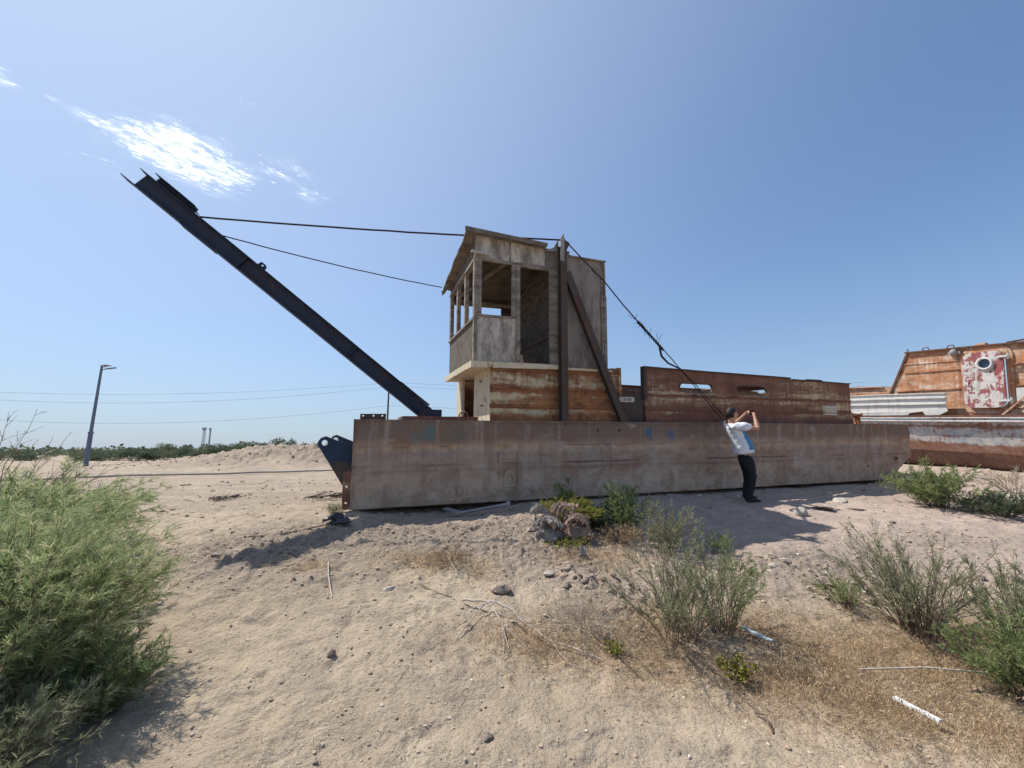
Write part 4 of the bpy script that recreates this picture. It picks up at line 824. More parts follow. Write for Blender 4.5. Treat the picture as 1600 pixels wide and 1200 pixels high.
plant('dry_bush', -2.30, 2.60, .52, .26, 'small grey-green dry bush against the right foot of the large reed bush', 'bush', stems=110, twigs=14, lf=11, leaf=.035, lw=.003, tw=.12, mat='leaf_reed', seed=305, sw=.005, lo=.05, wiry=.2)
plant('reed_bush', -4.9, 4.5, 1.0, .8, 'pale green reed bush behind the large one, below the leaning street lamp', 'bush', stems=150, twigs=18, lf=12, leaf=.08, lw=.006, tw=.24, mat='leaf_reed', wind=(.16, .0, -.03), seed=4, sw=.008, droop=.2, lo=.1, tonebias=.2)
plant('tamarisk', -5.1, 4.2, 1.55, .65, 'bare purplish tamarisk twigs rising at the far left edge', 'shrub', stems=26, twigs=10, lf=4, leaf=.03, lw=.004, tw=.25, mat='leaf_grey', wind=(.2, 0, 0), seed=5, sw=.012)
# plants in front of the dredger
plant('low_bush', .74, 5.68, .33, .46, 'low yellow-green bush directly behind the crumpled rags', 'bush', stems=160, twigs=12, lf=12, leaf=.035, lw=.006, tw=.10, mat='leaf_yellow', seed=6, sw=.006, lo=.1, wind=(.1, 0, 0))
plant('herb', .75, 6.25, .56, .17, 'thin green herb standing against the brown side plating', 'plant', stems=9, twigs=14, lf=12, leaf=.045, lw=.006, tw=.12, mat='leaf_tam', seed=7, sw=.007, lo=.45)
plant('tamarisk', 1.46, 5.55, .72, .32, 'dense green tamarisk bush right of the rags, against the dredger side', 'shrub', stems=60, twigs=16, lf=14, leaf=.03, lw=.0055, tw=.13, mat='leaf_tam', seed=8, sw=.007, lo=.12)
plant('tamarisk', 1.12, 5.6, .34, .3, 'short dark green bush between the rags and the dense tamarisk', 'shrub', stems=45, twigs=14, lf=12, leaf=.03, lw=.0055, tw=.10, mat='leaf_dark', seed=9, sw=.006, lo=.12)
plant('broom_shrub', 1.75, 5.0, .66, .34, 'wispy pale yellow-green shrub with upright shoots, left of the man', 'shrub', stems=55, twigs=9, lf=9, leaf=.035, lw=.0045, tw=.16, mat='leaf_grey', seed=10, sw=.007, up=1.4, lo=.25, tonebias=.12)
plant('broom_shrub', 2.30, 4.95, .30, .2, 'small green shoot on the edge of the shaded hollow, left below the man', 'shrub', stems=16, twigs=9, lf=9, leaf=.03, lw=.0045, tw=.10, mat='leaf_tam', seed=11, sw=.006, up=1.2, lo=.3)
plant('broom_shrub', 1.27, 3.45, .86, .50, 'tall open grey-green shrub with brown stems in the middle foreground', 'shrub', stems=52, twigs=18, lf=11, leaf=.030, lw=.0032, tw=.19, mat='leaf_grey', seed=12, sw=.008, up=1.1, lo=.10, kb=.35, wiry=.16)
plant('broom_shrub', 1.68, 3.62, .80, .34, 'greener shrub grown into the right side of the tall open one', 'shrub', stems=38, twigs=14, lf=12, leaf=.028, lw=.0034, tw=.14, mat='leaf_tam', seed=13, sw=.008, up=1.2, lo=.25, kb=.35, wiry=.16)
plant('milkweed', 1.50, 3.08, .17, .15, 'small pale-leaved plant at the foot of the middle shrub', 'plant', stems=14, twigs=6, lf=5, leaf=.030, lw=.018, tw=.05, mat='leaf_yellow', seed=14, sw=.004, lo=.2, droop=.1, tonebias=-.05)
plant('herb', .72, 3.20, .13, .07, 'tiny yellow-green herb beside the dark end of the dead branch', 'plant', stems=8, twigs=6, lf=5, leaf=.025, lw=.012, tw=.04, mat='leaf_yellow', seed=15, sw=.003, lo=.2)
plant('rush_tuft', 2.95, 3.98, .30, .22, 'small green rush tuft among the stones left of the large right shrub', 'plant', stems=70, twigs=3, lf=4, leaf=.05, lw=.005, tw=.09, mat='leaf_tam', seed=16, sw=.005, up=1.6, wind=(-.12, 0, 0))
plant('broom_shrub', 3.25, 3.60, .86, .56, 'large grey-green shrub at the right edge of the foreground', 'shrub', stems=80, twigs=14, lf=11, leaf=.03, lw=.0038, tw=.17, mat='leaf_grey', seed=17, sw=.009, up=1.0, lo=.2, kb=.3, wiry=.14, tonebias=.08)
plant('broom_shrub', 3.85, 3.45, .70, .42, 'shrub with dark stems behind the bright green bush in the right corner', 'shrub', stems=46, twigs=14, lf=12, leaf=.03, lw=.0042, tw=.15, mat='leaf_grey', seed=18, sw=.009, up=1.0, lo=.2)
plant('tamarisk', 3.30, 2.95, .60, .36, 'bright green bush in the lower right corner', 'shrub', stems=60, twigs=14, lf=13, leaf=.032, lw=.0042, tw=.13, mat='leaf_tam', seed=19, sw=.007, lo=.15, wind=(-.05, 0, 0))
plant('tamarisk', 6.95, 7.05, .78, .60, 'bright green bush below the far end of the dredger', 'shrub', stems=80, twigs=16, lf=13, leaf=.04, lw=.008, tw=.18, mat='leaf_tam', seed=20, sw=.009, lo=.1, wind=(-.05, 0, 0), tonebias=.08)
plant('tamarisk', 7.35, 6.55, .38, .60, 'darker low bush in front of the stranded ship, right of the bright green one', 'shrub', stems=70, twigs=14, lf=13, leaf=.035, lw=.008, tw=.15, mat='leaf_dark', seed=21, sw=.009, lo=.1)
plant('dead_shrub', 9.3, 8.0, .55, .55, 'bare brown dead shrub at the right edge below the ship', 'shrub', stems=40, twigs=10, lf=3, leaf=.04, lw=.006, tw=.22, mat='straw', wood='twig_pale', seed=22, sw=.014, wiry=.25)
plant('weed_tuft', -2.38, 5.86, .16, .13, 'small dry weed tuft at the near left corner of the dredger', 'plant', stems=36, twigs=5, lf=6, leaf=.03, lw=.004, tw=.06, mat='leaf_grey', seed=23, sw=.004, tonebias=.2)
plant('weed_tuft', .62, 4.93, .10, .30, 'patch of low green weeds under the rags', 'plant', stems=60, twigs=5, lf=6, leaf=.025, lw=.006, tw=.05, mat='leaf_yellow', seed=24, sw=.003, tonebias=-.2)
plant('thorn_tuft', -.62, 4.55, .17, .30, 'low grey thorny tuft above the flat white stone', 'plant', stems=60, twigs=8, lf=4, leaf=.02, lw=.003, tw=.08, mat='straw', seed=25, sw=.004, wiry=.3)
plant('thorn_tuft', .55, 3.55, .20, .42, 'low tangle of grey dead twigs behind the bleached branch', 'plant', stems=110, twigs=9, lf=2, leaf=.02, lw=.003, tw=.12, mat='straw', wood='twig_pale', seed=26, sw=.0045, wiry=.4)
plant('thorn_tuft', 1.25, 5.15, .26, .30, 'pale dry tuft between the rags and the wispy shrub', 'plant', stems=60, twigs=7, lf=6, leaf=.03, lw=.004, tw=.10, mat='straw', seed=27, sw=.005, wiry=.25)

def dead_branch():
    root = tag(empty('dead_branch', (0, 0, 0)), 'bleached dead branch with forked twigs lying on the dry grass in the centre foreground', 'branch')
    def path(pts, r0, r1, mb, k=6):
        P = []
        for i in range(len(pts) - 1):
            for q in range(5):
                f = q / 5; P.append([pts[i][c] * (1 - f) + pts[i + 1][c] * f for c in range(3)])
        P.append(list(pts[-1])); P = [(p[0] + .012 * mnoise.noise(Vector((p[0] * 9, p[1] * 9, 1))), p[1] + .012 * mnoise.noise(Vector((p[1] * 9, p[0] * 9, 5))), hz(p[0], p[1]) + p[2]) for p in P]
        mb.tube(P, list(np.linspace(r0, r1, len(P))), k)
    mb = MB()
    path([(-.42, 3.82, .03), (-.20, 3.70, .09), (.0, 3.55, .08), (.30, 3.30, .04), (.62, 3.12, .015)], .011, .005, mb)
    path([(-.20, 3.70, .09), (-.08, 3.45, .04), (-.02, 3.22, .01)], .007, .003, mb)
    path([(-.20, 3.70, .09), (-.32, 3.45, .03), (-.42, 3.28, .01)], .006, .003, mb)
    path([(-.06, 3.44, .04), (.08, 3.27, .01)], .004, .002, mb); path([(-.08, 3.45, .04), (-.05, 3.15, .01)], .004, .002, mb)
    path([(.30, 3.30, .04), (.38, 3.08, .01)], .004, .002, mb); path([(.1, 3.46, .06), (.42, 3.38, .10), (.66, 3.25, .05)], .004, .002, mb); path([(-.12, 3.62, .1), (-.36, 3.62, .06), (-.46, 3.40, .02)], .004, .002, mb)
    mb.build('twigs', M['twig_pale'], root)
    return root
dead_branch()
mbx = MB(); pts = [(.60, 3.42), (.68, 3.28), (.74, 3.12), (.84, 2.96)]; mbx.tube([(a, b, hz(a, b) + .015 + .02 * (i == 1)) for i, (a, b) in enumerate(pts)], [.009, .008, .006, .004], 6)
mbx.tube([(.70, 3.2, hz(.70, 3.2) + .02), (.86, 3.13, hz(.86, 3.13) + .03), (.92, 3.0, hz(.92, 3.0) + .01)], [.006, .004, .003], 6)
tag(mbx.build('fallen_twig', M['twig']), 'dark brown fallen twig left of the middle shrub', 'twig')
def stick(pts, r, mat, name, label, cat):
    mb = MB(); mb.tube([(a, b, hz(a, b) + r * .8 + h) for a, b, h in pts], r, 7); return tag(mb.build(name, M[mat]), label, cat)
stick([(-1.80, 4.34, .02), (-1.70, 4.12, .008), (-1.55, 3.86, 0)], .0065, 'twig_pale', 'stick', 'thin pale stick lying on bare sand at the left', 'stick')
stick([(-.68, 4.60, .06), (-.60, 4.42, .03), (-.52, 4.3, .0)], .006, 'twig_pale', 'stick', 'short pale stick poking out of the thorny tuft', 'stick')
stick([(-.85, 4.12, .01), (-.66, 3.98, .0), (-.52, 3.9, .005)], .004, 'twig', 'stick', 'thin brown stick between the white stone and the dead branch', 'stick')
stick([(1.42, 2.72, .01), (1.44, 2.66, .03), (1.42, 2.55, .0)], .007, 'twig', 'stick', 'short dark crooked stick on bare sand in the lower right', 'stick')
stick([(-2.95, 4.9, .01), (-2.7, 5.05, .0), (-2.2, 5.3, .01)], .006, 'twig', 'stick', 'thin dark stick across the shadow left of the dredger corner', 'stick')
stick([(2.35, 3.12, .02), (2.75, 3.05, .08), (3.1, 3.0, .10)], .006, 'twig_pale', 'stick', 'long pale bent stalk in front of the bright green corner bush', 'stick')
stick([(8.4, 8.15, .02), (8.75, 8.2, .28), (9.1, 8.1, .22)], .015, 'twig_pale', 'stick', 'bent pale dead stem beside the dead shrub at the right edge', 'stick')

def straw():
    g = rng(50); B = []; 
    for a, b, sx, sy in DRY:
        n = int(5200 * sx * sy / .2); B.append(np.stack([a + g.normal(0, sx * .75, n), b + g.normal(0, sy * .8, n)], -1))
    n = 9000; dd = 2 * np.exp(g.random(n) * np.log(4)); aa = np.radians(-50 + 105 * g.random(n)); B.append(np.stack([dd * np.sin(aa), dd * np.cos(aa)], -1))
    B = np.concatenate(B); tu = np.round(B / .06) * .06 + g.normal(0, .012, B.shape); B = np.where(g.random((len(B), 1)) < .6, tu, B)
    dr = dryness(B[:, 0], B[:, 1]); B = B[g.random(len(B)) < .25 + .75 * dr]; B = B[B[:, 1] > 1.2]; n = len(B)
    z = height(B[:, 0], B[:, 1]); P = np.concatenate([B, z[:, None] - .003], 1)
    d = np.stack([g.normal(.15, .8, n), g.normal(0, .8, n), .25 + .9 * g.random(n)], -1)
    V, F, T = leaves(g, P, d, .018 + .06 * g.random(n) ** 2 + .02 * dryness(B[:, 0], B[:, 1]), np.full(n, .0020), .12, g.random(n))
    # taller dead brome stalks in clumps
    q = []; 
    for a, b, sx, sy, m in ((1.75, 3.05, .45, .22, 520), (1.0, 3.3, .30, .15, 260), (2.25, 2.75, .5, .25, 420), (2.7, 2.45, .35, .2, 260), (3.1, 3.1, .5, .3, 380), (.25, 3.3, .45, .18, 300), (-.9, 4.52, .25, .1, 120), (2.55, 3.35, .5, .25, 260)):
        q.append(np.stack([a + g.normal(0, sx * .6, m), b + g.normal(0, sy * .7, m)], -1))
    q = np.concatenate(q); m = len(q); Pq = np.concatenate([q, height(q[:, 0], q[:, 1])[:, None]], 1); dq = np.stack([g.normal(.1, .35, m), g.normal(0, .35, m), np.ones(m)], -1)
    V2, F2, T2 = leaves(g, Pq, dq, .06 + .10 * g.random(m), np.full(m, .0022), .18, .15 + .6 * g.random(m)); F = np.concatenate([F, F2 + len(V)]); V = np.concatenate([V, V2]); T = np.concatenate([T, T2])
    Ph = Pq + nrmz(dq) * .09; V2, F2, T2 = leaves(g, np.repeat(Ph, 3, 0), np.repeat(dq, 3, 0) + g.normal(0, .4, (m * 3, 3)), .018 + .02 * g.random(m * 3), np.full(m * 3, .0035), .3, g.random(m * 3)); F = np.concatenate([F, F2 + len(V)]); V = np.concatenate([V, V2]); T = np.concatenate([T, T2])
    tag(npmesh('dry_grass', V, F, M['straw'], attr={'tone': T}), 'low dry straw-coloured grass scattered over the sand', 'grass', kind='stuff')
straw()
# ---------------------------------------------------------------- loose things on the ground
rock(-1.12, 4.08, .062, 'flat white angular stone left of the thorny tuft', 'concrete_w', 3, flat=.4)
rock(-.10, 4.08, .115, 'large flat grey stone above the dead branch', 'stone', 4, flat=.45)
rock(-1.24, 3.13, .036, 'single dark rounded stone on bare sand in the left foreground', 'stone_dark', 5, flat=.8)
rock(4.37, 6.56, .085, 'pale pointed stone on the ground just right of the man', 'concrete_w', 6, flat=1.0)
rock(.98, 4.03, .045, 'rounded cream stone left of the middle shrub', 'concrete_w', 7, flat=.9)
rock(4.95, 4.38, .060, 'dark stone at the right edge, bigger of the two side by side', 'stone_dark', 8, flat=.7)
rock(4.68, 4.45, .040, 'dark stone at the right edge, smaller of the two side by side', 'stone_dark', 9, flat=.7)
rock(5.27, 6.07, .065, 'low brown stone on the pale track below the far end of the dredger', 'stone', 10, flat=.5)
rock(.70, 3.38, .034, 'dark clod at the right end of the bleached branch', 'stone_dark', 11, flat=.7)
rock(5.63, 7.45, .16, 'flat pale slab in the sun beyond the man', 'concrete_w', 12, flat=.22, name='stone_slab')
rock(5.0, 7.0, .20, 'flat broken slab lying between the man and the pale slab', 'stone', 13, flat=.16, name='stone_slab')
rock(5.5, 6.95, .10, 'small flat slab in front of the broken one', 'stone', 14, flat=.2, name='stone_slab')
rock(2.72, 4.62, .05, 'pale stone in the rubble on the bank right of the middle shrub', 'concrete_w', 15, flat=.7)
rock(2.95, 4.30, .06, 'reddish stone lowest in the rubble above the rush tuft', 'stone', 16, flat=.7)
rock(3.25, 4.05, .05, 'pinkish stone beside the rush tuft', 'stone', 17, flat=.7)
rock(.35, 4.33, .055, 'cream flat stone right of the large grey one', 'concrete_w', 18, flat=.45)
rock(.85, 3.72, .05, 'brown clod against the left side of the middle shrub', 'stone', 19, flat=.7)
rock(-2.95, 4.4, .04, 'small pale stone on sand right of the left bush', 'concrete_w', 20, flat=.5)
rock(6.6, 5.2, .07, 'flat brown stone on the slope at the right', 'stone', 22, flat=.45)
rock(-.12, 2.42, .026, 'brown pebble nearest the viewer', 'stone_dark', 26, flat=.6)
# a low scatter of stones grouped on the bank
g0 = rng(91)
for k in range(26):
    x = 2.6 + 1.0 * g0.random(); y = 4.75 - .55 * (x - 2.6) + .12 * g0.normal()
    rock(x, y, .018 + .022 * g0.random(), 'small pale stone in the rubble strewn along the bank edge', ('concrete_w', 'stone')[k % 3 > 0], 100 + k, group='stones strewn along the bank')
for k in range(30):
    x = .55 + .75 * g0.random() - .1; y = 4.35 - .6 * (x - .5) + .16 * g0.normal()
    rock(x, y, .020 + .026 * g0.random(), 'crumbled brown clod between the large grey stone and the middle shrub', 'stone', 200 + k, group='clods between the grey stone and the middle shrub')
# boards
def board(p, q, w, th, mat, name, label, cat, bev=.003):
    mb = MB(); a = (p[0], p[1], hz(*p) + th * .6 + .05); b = (q[0], q[1], hz(*q) + th * .6 + .05); mb.bar(a, b, w, th)
    mb.bar(Vector(a).lerp(Vector(b), .02) + Vector((0, 0, th * .5)), Vector(a).lerp(Vector(b), .98) + Vector((0, 0, th * .5)), w * .6, th * .12)
    return tag(mb.build(name, M[mat], bevel=bev), label, cat)
board((2.33, 2.83), (2.40, 2.62), .030, .014, 'white_pl', 'plastic_strip', 'white plastic strip lying on dry grass in the lower right', 'strip')
board((1.83, 3.60), (1.93, 3.38), .032, .012, 'pale_blue', 'wood_lath', 'faded pale blue lath right of the middle shrub', 'lath')
M['rag_grey'] = simple('dusty grey tarpaulin', (.16, .135, .115), (.36, .315, .28), 5, .8, .4)
M['rag_brown'] = simple('dusty brown canvas', (.17, .115, .085), (.34, .24, .185), 5, .9, .4)
M['black_pl'] = simple('black plastic film', (.03, .03, .035), (.09, .09, .10), 8, .5, .3)
def rag(x, y, sx, sy, h, seed, mat, name, label, cat='tarpaulin', rot=0.0, strips=9):
    """crumpled sheet: a low lump wrapped in rolled and pleated lengths of cloth, fused into one surface"""
    g = rng(seed); bm = bmesh.new(); bmesh.ops.create_icosphere(bm, subdivisions=4, radius=1)
    for v in bm.verts:
        p = v.co; k = .80 + .35 * mnoise.noise(p * 1.4 + Vector((seed, 0, 0))); v.co = Vector((p.x * sx * k, p.y * sy * k, max(p.z, -.1) * h * .62 * k))
    V0 = len(bm.verts)
    for q in range(strips):
        a0 = g.random() * 6.28; cx, cy = sx * .55 * g.normal() * .6, sy * .55 * g.normal() * .6; L = sx * (.8 + .7 * g.random()); wd = sx * (.30 + .35 * g.random()); nf = 1.5 + 2 * g.random(); amp = .016 + .018 * g.random(); ph = g.random() * 6; cur = g.normal() * 1.6
        nu, nv = 26, 22; rows = []
        for i in range(nu):
            u = i / (nu - 1) * 2 - 1; ang = a0 + cur * u * .5; sxp, syp = cx + math.cos(ang) * u * L * .6, cy + math.sin(ang) * u * L * .6
            e = math.hypot(sxp / sx, syp / sy); top = h * .62 * math.sqrt(max(0, 1 - min(1, e) ** 2)); pin = .45 + .55 * math.cos(u * 1.2 + .3 * math.sin(ph)); row = []
            for j in range(nv):
                w = j / (nv - 1) * 2 - 1; off = w * wd * .5 * pin; fold = amp * math.sin(nf * w * 3.1 + ph + 1.5 * math.sin(u * 2.2)) * (1 + .5 * math.sin(3 * u)); curl = -.35 * wd * w * w * pin
                px, py = sxp - math.sin(ang) * off, syp + math.cos(ang) * off; e2 = math.hypot(px / sx, py / sy); t2 = h * .62 * math.sqrt(max(0, 1 - min(1, e2) ** 2))
                nz = mnoise.noise(Vector((px * 14, py * 14, q * 3.0))) * .010
                row.append(bm.verts.new((px + nz, py - nz, max(.006, .5 * top + .5 * t2 + h * .16 + fold + curl * .5 + nz + .02 * (q % 3)))))
            rows.append(row)
        fs = [bm.faces.new((rows[i][j], rows[i + 1][j], rows[i + 1][j + 1], rows[i][j + 1])) for i in range(nu - 1) for j in range(nv - 1)]
        bmesh.ops.solidify(bm, geom=fs, thickness=.011)
    me = bpy.data.meshes.new(name); bm.to_mesh(me); bm.free(); o = bpy.data.objects.new(name, me); COL.objects.link(o); me.materials.append(M[mat])
    r = o.modifiers.new('fuse', 'REMESH'); r.mode = 'VOXEL'; r.voxel_size = max(.005, sx * .028); r.use_smooth_shade = True
    bpy.context.view_layer.update(); me2 = bpy.data.meshes.new_from_object(o.evaluated_get(bpy.context.evaluated_depsgraph_get())); o.modifiers.clear(); o.data = me2; me2.name = name; me2.materials.clear(); me2.materials.append(M[mat])
    o.location = (x, y, hz(x, y)); o.rotation_euler = (0, 0, rot); return tag(o, label, cat)
rag(.42, 5.12, .21, .17, .24, 1, 'rag_grey', 'tarpaulin', 'crumpled grey tarpaulin, front left of the heaped sheets', rot=.5, strips=11)
rag(.34, 5.38, .14, .11, .32, 2, 'rag_grey', 'tarpaulin', 'grey tarpaulin bunched up behind the left end of the heap', strips=8)
rag(.76, 5.18, .22, .17, .30, 6, 'rag_brown', 'canvas', 'crumpled brown canvas, right of the heaped sheets', 'canvas', rot=.5, strips=10)
rag(.66, 5.42, .26, .12, .36, 9, 'rag_brown', 'canvas', 'dark fold of brown canvas at the back of the heap', 'canvas', rot=-.2, strips=9)
rag(-2.15, 5.40, .16, .10, .07, 4, 'black_pl', 'plastic_film', 'black plastic film crumpled in the boom shadow', 'film', strips=6)
rag(.75, 4.68, .05, .035, .035, 5, 'steel_pale', 'plastic_bag', 'tiny clear plastic scrap below the rags', 'bag', strips=4)
# scrap below the dredger side
def scrap():
    mb = MB(); y0 = 6.12
    mb.tube([(-.72, 6.02, .655), (-.10, 6.20, .745), (-.02, 6.22, .755)], .022, 10); mb.tube([(-.05, 6.20, .735), (-.05, 6.20, .79)], .03, 8)
    tag(mb.build('metal_pipe', M['steel_pale']), 'pale metal pipe wedged under the dredger side', 'pipe')
    mb = MB(); mb.bar((-.95, 6.18, .70), (-.70, 6.05, .655), .14, .008); mb.bar((-.02, 6.2, .72), (.10, 6.22, .735), .05, .02); tag(mb.build('scrap_plate', M['steel_pale']), 'bent pale metal scrap at the left end of the wedged pipe', 'scrap')
scrap()
def brush(x, y, r, seed, label):
    g = rng(seed); mb = MB()
    for k in range(60):
        a = g.random() * 6.28; d = r * g.random() ** .6; px, py = x + math.cos(a) * d * 1.6, y + math.sin(a) * d * .7; b = g.normal(0, .35); L = r * (.3 + .7 * g.random())
        mb.bar((px, py, hz(px, py) + .02 + .06 * g.random()), (px + L * math.cos(b), py + L * math.sin(b), hz(px, py) + .02 + .10 * g.random()), .010, .010, taper=.4)
    tag(mb.build('brushwood', M['wood_dark']), label, 'brushwood')
brush(-3.05, 7.3, .32, 61, 'dark heap of brushwood on the sand left of the dredger corner'); brush(-5.4, 8.1, .18, 62, 'small dark scatter of twigs further left on the bare plain')
# ---------------------------------------------------------------- background
def ground_pipe():
    pts = [(-16.5, 12.6), (-14.31, 15.24), (-12.42, 16.66), (-10.5, 18.2), (-8.75, 19.53), (-5, 22.4), (0, 26)]
    P = []
    for i in range(len(pts) - 1):
        for q in range(6): f = q / 6; a = pts[i][0] * (1 - f) + pts[i + 1][0] * f; b = pts[i][1] * (1 - f) + pts[i + 1][1] * f; P.append((a, b, hz(a, b) + .08))
    mb = MB(); mb.tube(P, .04, 8); tag(mb.build('ground_pipe', M['concrete_w']), 'long pale pipe lying across the plain in front of the gravel mounds', 'pipe')
ground_pipe()
M['lamp_metal'] = simple('galvanised blue grey pole', (.10, .13, .20), (.16, .19, .26), 4, .5, .1)
def street_lamp():
    x, y = -26.93, 27.0; z = hz(x, y); R_ = tag(empty('street_lamp', (x, y, z)), 'slender blue-grey street lamp with short arm and small panel on the left plain', 'street lamp')
    H = 7.0 - z; mb = MB(); mb.tube([(0, 0, 0), (.0, 0, 2.1), (.0, 0, 2.15)], [.13, .12, .12], 12); mb.tube([(.0, 0, 2.1), (.04, 0, H)], [.095, .065], 10); mb.lathe((0, 0, 2.05), [(.13, 0), (.15, .04), (.15, .1), (.1, .14)], 12); mb.build('pole', M['lamp_metal'], R_)
    mb = MB(); mb.tube([(.04, 0, H - .28), (.3, 0, H - .2), (.55, 0, H - .14)], .03, 8); mb.bar((.3, 0, H - .02), (.04, 0, H - .08), .025, .025); mb.build('arm', M['lamp_metal'], R_)
    mb = MB(); mb.bar((.45, 0, H - .17), (.98, 0, H - .10), .20, .06, taper=.8); mb.build('lamp_head', M['lamp_metal'], R_, bevel=.01)
    mb = MB(); mb.bar((.10, 0, H + .02), (.52, 0, H + .06), .4, .03); mb.bar((.3, 0, H - .2), (.3, .001, H + .03), .02, .02); mb.build('solar_panel', M['steel_pale'], R_)
street_lamp()
def floodlight(x, y, top, w, label):
    z = hz(x, y); R_ = tag(empty('floodlight_mast', (x, y, z)), label, 'mast', 'floodlight masts on the horizon'); H = top - z; mb = MB()
    for sx, sy in ((-1, -1), (1, -1), (1, 1), (-1, 1)): mb.bar((sx * w, sy * w, 0), (sx * w * .6, sy * w * .6, H - .6), .09, .09)
    n = 10
    for k in range(n):
        z0 = k * (H - .8) / n; z1 = (k + 1) * (H - .8) / n; s0 = w * (1 - .4 * k / n); s1 = w * (1 - .4 * (k + 1) / n); s = 1 if k % 2 else -1
        mb.bar((-s * s0, -s0, z0), (s * s1, -s1, z1), .05, .05); mb.bar((s0, -s * s0, z0), (s1, s * s1, z1), .05, .05); mb.bar((-s0, -s0, z0), (s0, -s0, z0), .05, .05)
    mb.build('lattice', M['lamp_metal'], R_); mb = MB()
    for i in range(3):
        for j in range(2): mb.box(-w * 1.7 + i * w * 1.2, -w * 1.7 + i * w * 1.2 + w, -.3, -.05, H - .9 + j * .5, H - .5 + j * .5)
    mb.build('floodlights', M['lamp_metal'], R_)
floodlight(-109.3, 150, 9.8, .42, 'wider of the two floodlight masts on the horizon'); floodlight(-107.9, 151, 9.7, .20, 'narrower floodlight mast, right beside the wider one')
def wires():
    x, y = -20.75, 70.0; z = hz(x, y); P = tag(empty('power_pole', (x, y, z)), 'thin dark power pole beyond the dredger, partly behind the boom', 'power pole')
    mb = MB(); mb.tube([(0, 0, 0), (0, 0, 13.4 - z)], [.17, .12], 10); mb.build('pole', M['wood_dark'], P); mb = MB(); mb.box(-.05, .05, -.9, .9, 12.9 - z, 13.05 - z); mb.box(-.05, .05, -.6, .6, 12.2 - z, 12.3 - z); mb.build('crossarm', M['wood_dark'], P)
    for k, (zl, zm, zr, lb) in enumerate(((11.39, 11.61, 13.1, 'highest'), (10.04, 10.31, 12.4, 'middle'), (6.66, 6.87, 9.1, 'lowest'))):
        X = np.array([-86.0, -43.0, -20.7]); c = np.polyfit(X, [zl, zm, zr], 2); xs = np.linspace(-150, -20.7, 50); pts = [(a, 70 + .9 - .3 * k, float(np.polyval(c, a))) for a in xs]
        xs2 = np.linspace(-20.7, 60, 40); pts2 = [(a, 70 + .9 - .3 * k, zr - 1.2 * math.sin((a + 20.7) / 80.7 * math.pi)) for a in xs2]
        mb = MB(); mb.tube(pts + pts2[1:], .022, 5); tag(mb.build('power_line', M['wire']), lb + ' of the three thin power lines crossing the sky low at the left', 'power line')
M['wire'] = simple('grey conductor', (.20, .22, .26), (.26, .28, .32), 5, .6, .0)
wires()
def far_bushes():
    protos = []
    for s in range(4):
        g = rng(300 + s); n = 5200; c = 16; C_ = np.stack([g.normal(0, .62, c), g.normal(0, .45, c), .25 + .55 * g.random(c)], -1); ci = g.integers(0, c, n); rad_ = .26 + .14 * g.random(c)
        dv = nrmz(g.normal(0, 1, (n, 3))); B = C_[ci] + dv * (rad_[ci] * g.random(n) ** .4)[:, None]; B[:, 2] = np.abs(B[:, 2])
        V, F, T = leaves(g, B, dv + np.array([0, 0, .5]), .05 + .07 * g.random(n), np.full(n, .035), .1, np.clip(.55 * g.random(c)[ci] + .45 * g.random(n), 0, 1))
        V[:, 2] = np.maximum(V[:, 2], 0); protos.append((V, F, T))
    g = rng(333); line = [(-58, 44, 1.0, 'far left'), (0, 0, 0, '')]
    px = [(-64,47),(-60,46),(-55.5,46.5),(-51,45),(-47.5,47),(-44,44.5),(-41,46),(-38.2,45),(-35.6,46.5),(-33.2,45),(-31.0,46),(-28.8,44.5),(-26.6,46),(-24.6,45),(-22.6,46.5),(-20.4,45.5),(-18.2,47),(-48.8,60),(-42.5,62),(-37,61),(-31,60),(-25,62)]
    hs = [1.1,1.0,1.1,.9,1.2,1.0,1.4,1.15,1.5,1.2,1.5,1.8,2.3,1.3,1.8,1.1,1.4,2.0,1.9,2.3,2.6,2.6]
    tones = ['low dark green shrub', 'grey-green shrub', 'rounded dark shrub', 'broad green shrub']
    for k, ((x, y), h) in enumerate(zip(px, hs)):
        V, F, T = protos[k % 4]; root = tag(empty('desert_shrub', (x, y, hz(x, y) - .05), g.random() * 6.28 if k > 3 else 0), '', 'shrub', 'shrubs along the horizon')
        where = 'at the far left of the row' if k < 4 else 'left of the street lamp' if k < 6 else 'between the street lamp and the masts' if k < 9 else 'behind the first gravel mound' if k < 12 else 'behind the middle gravel mounds' if k < 15 else 'nearest the dredger lugs' if k < 17 else 'in the farther row, toward the left' if k < 19 else 'in the farther row, toward the dredger'
        root['label'] = f'{tones[k % 4]} on the horizon {where}'
        me_o = npmesh('crown', V * np.array([1.75 * (.8 + .4 * g.random()) * (h / 1.3) ** .6, 1.6, h / 1.05]), F, M['leaf_dark'], root, attr={'tone': T})
        mb = MB(); 
        for q in range(4): a = g.random() * 6.28; mb.bar((0.1 * math.cos(a), .1 * math.sin(a), 0), (.7 * math.cos(a), .5 * math.sin(a), h * .5), .06, .06, taper=.4)
        mb.build('trunk', M['twig'], root)
far_bushes()
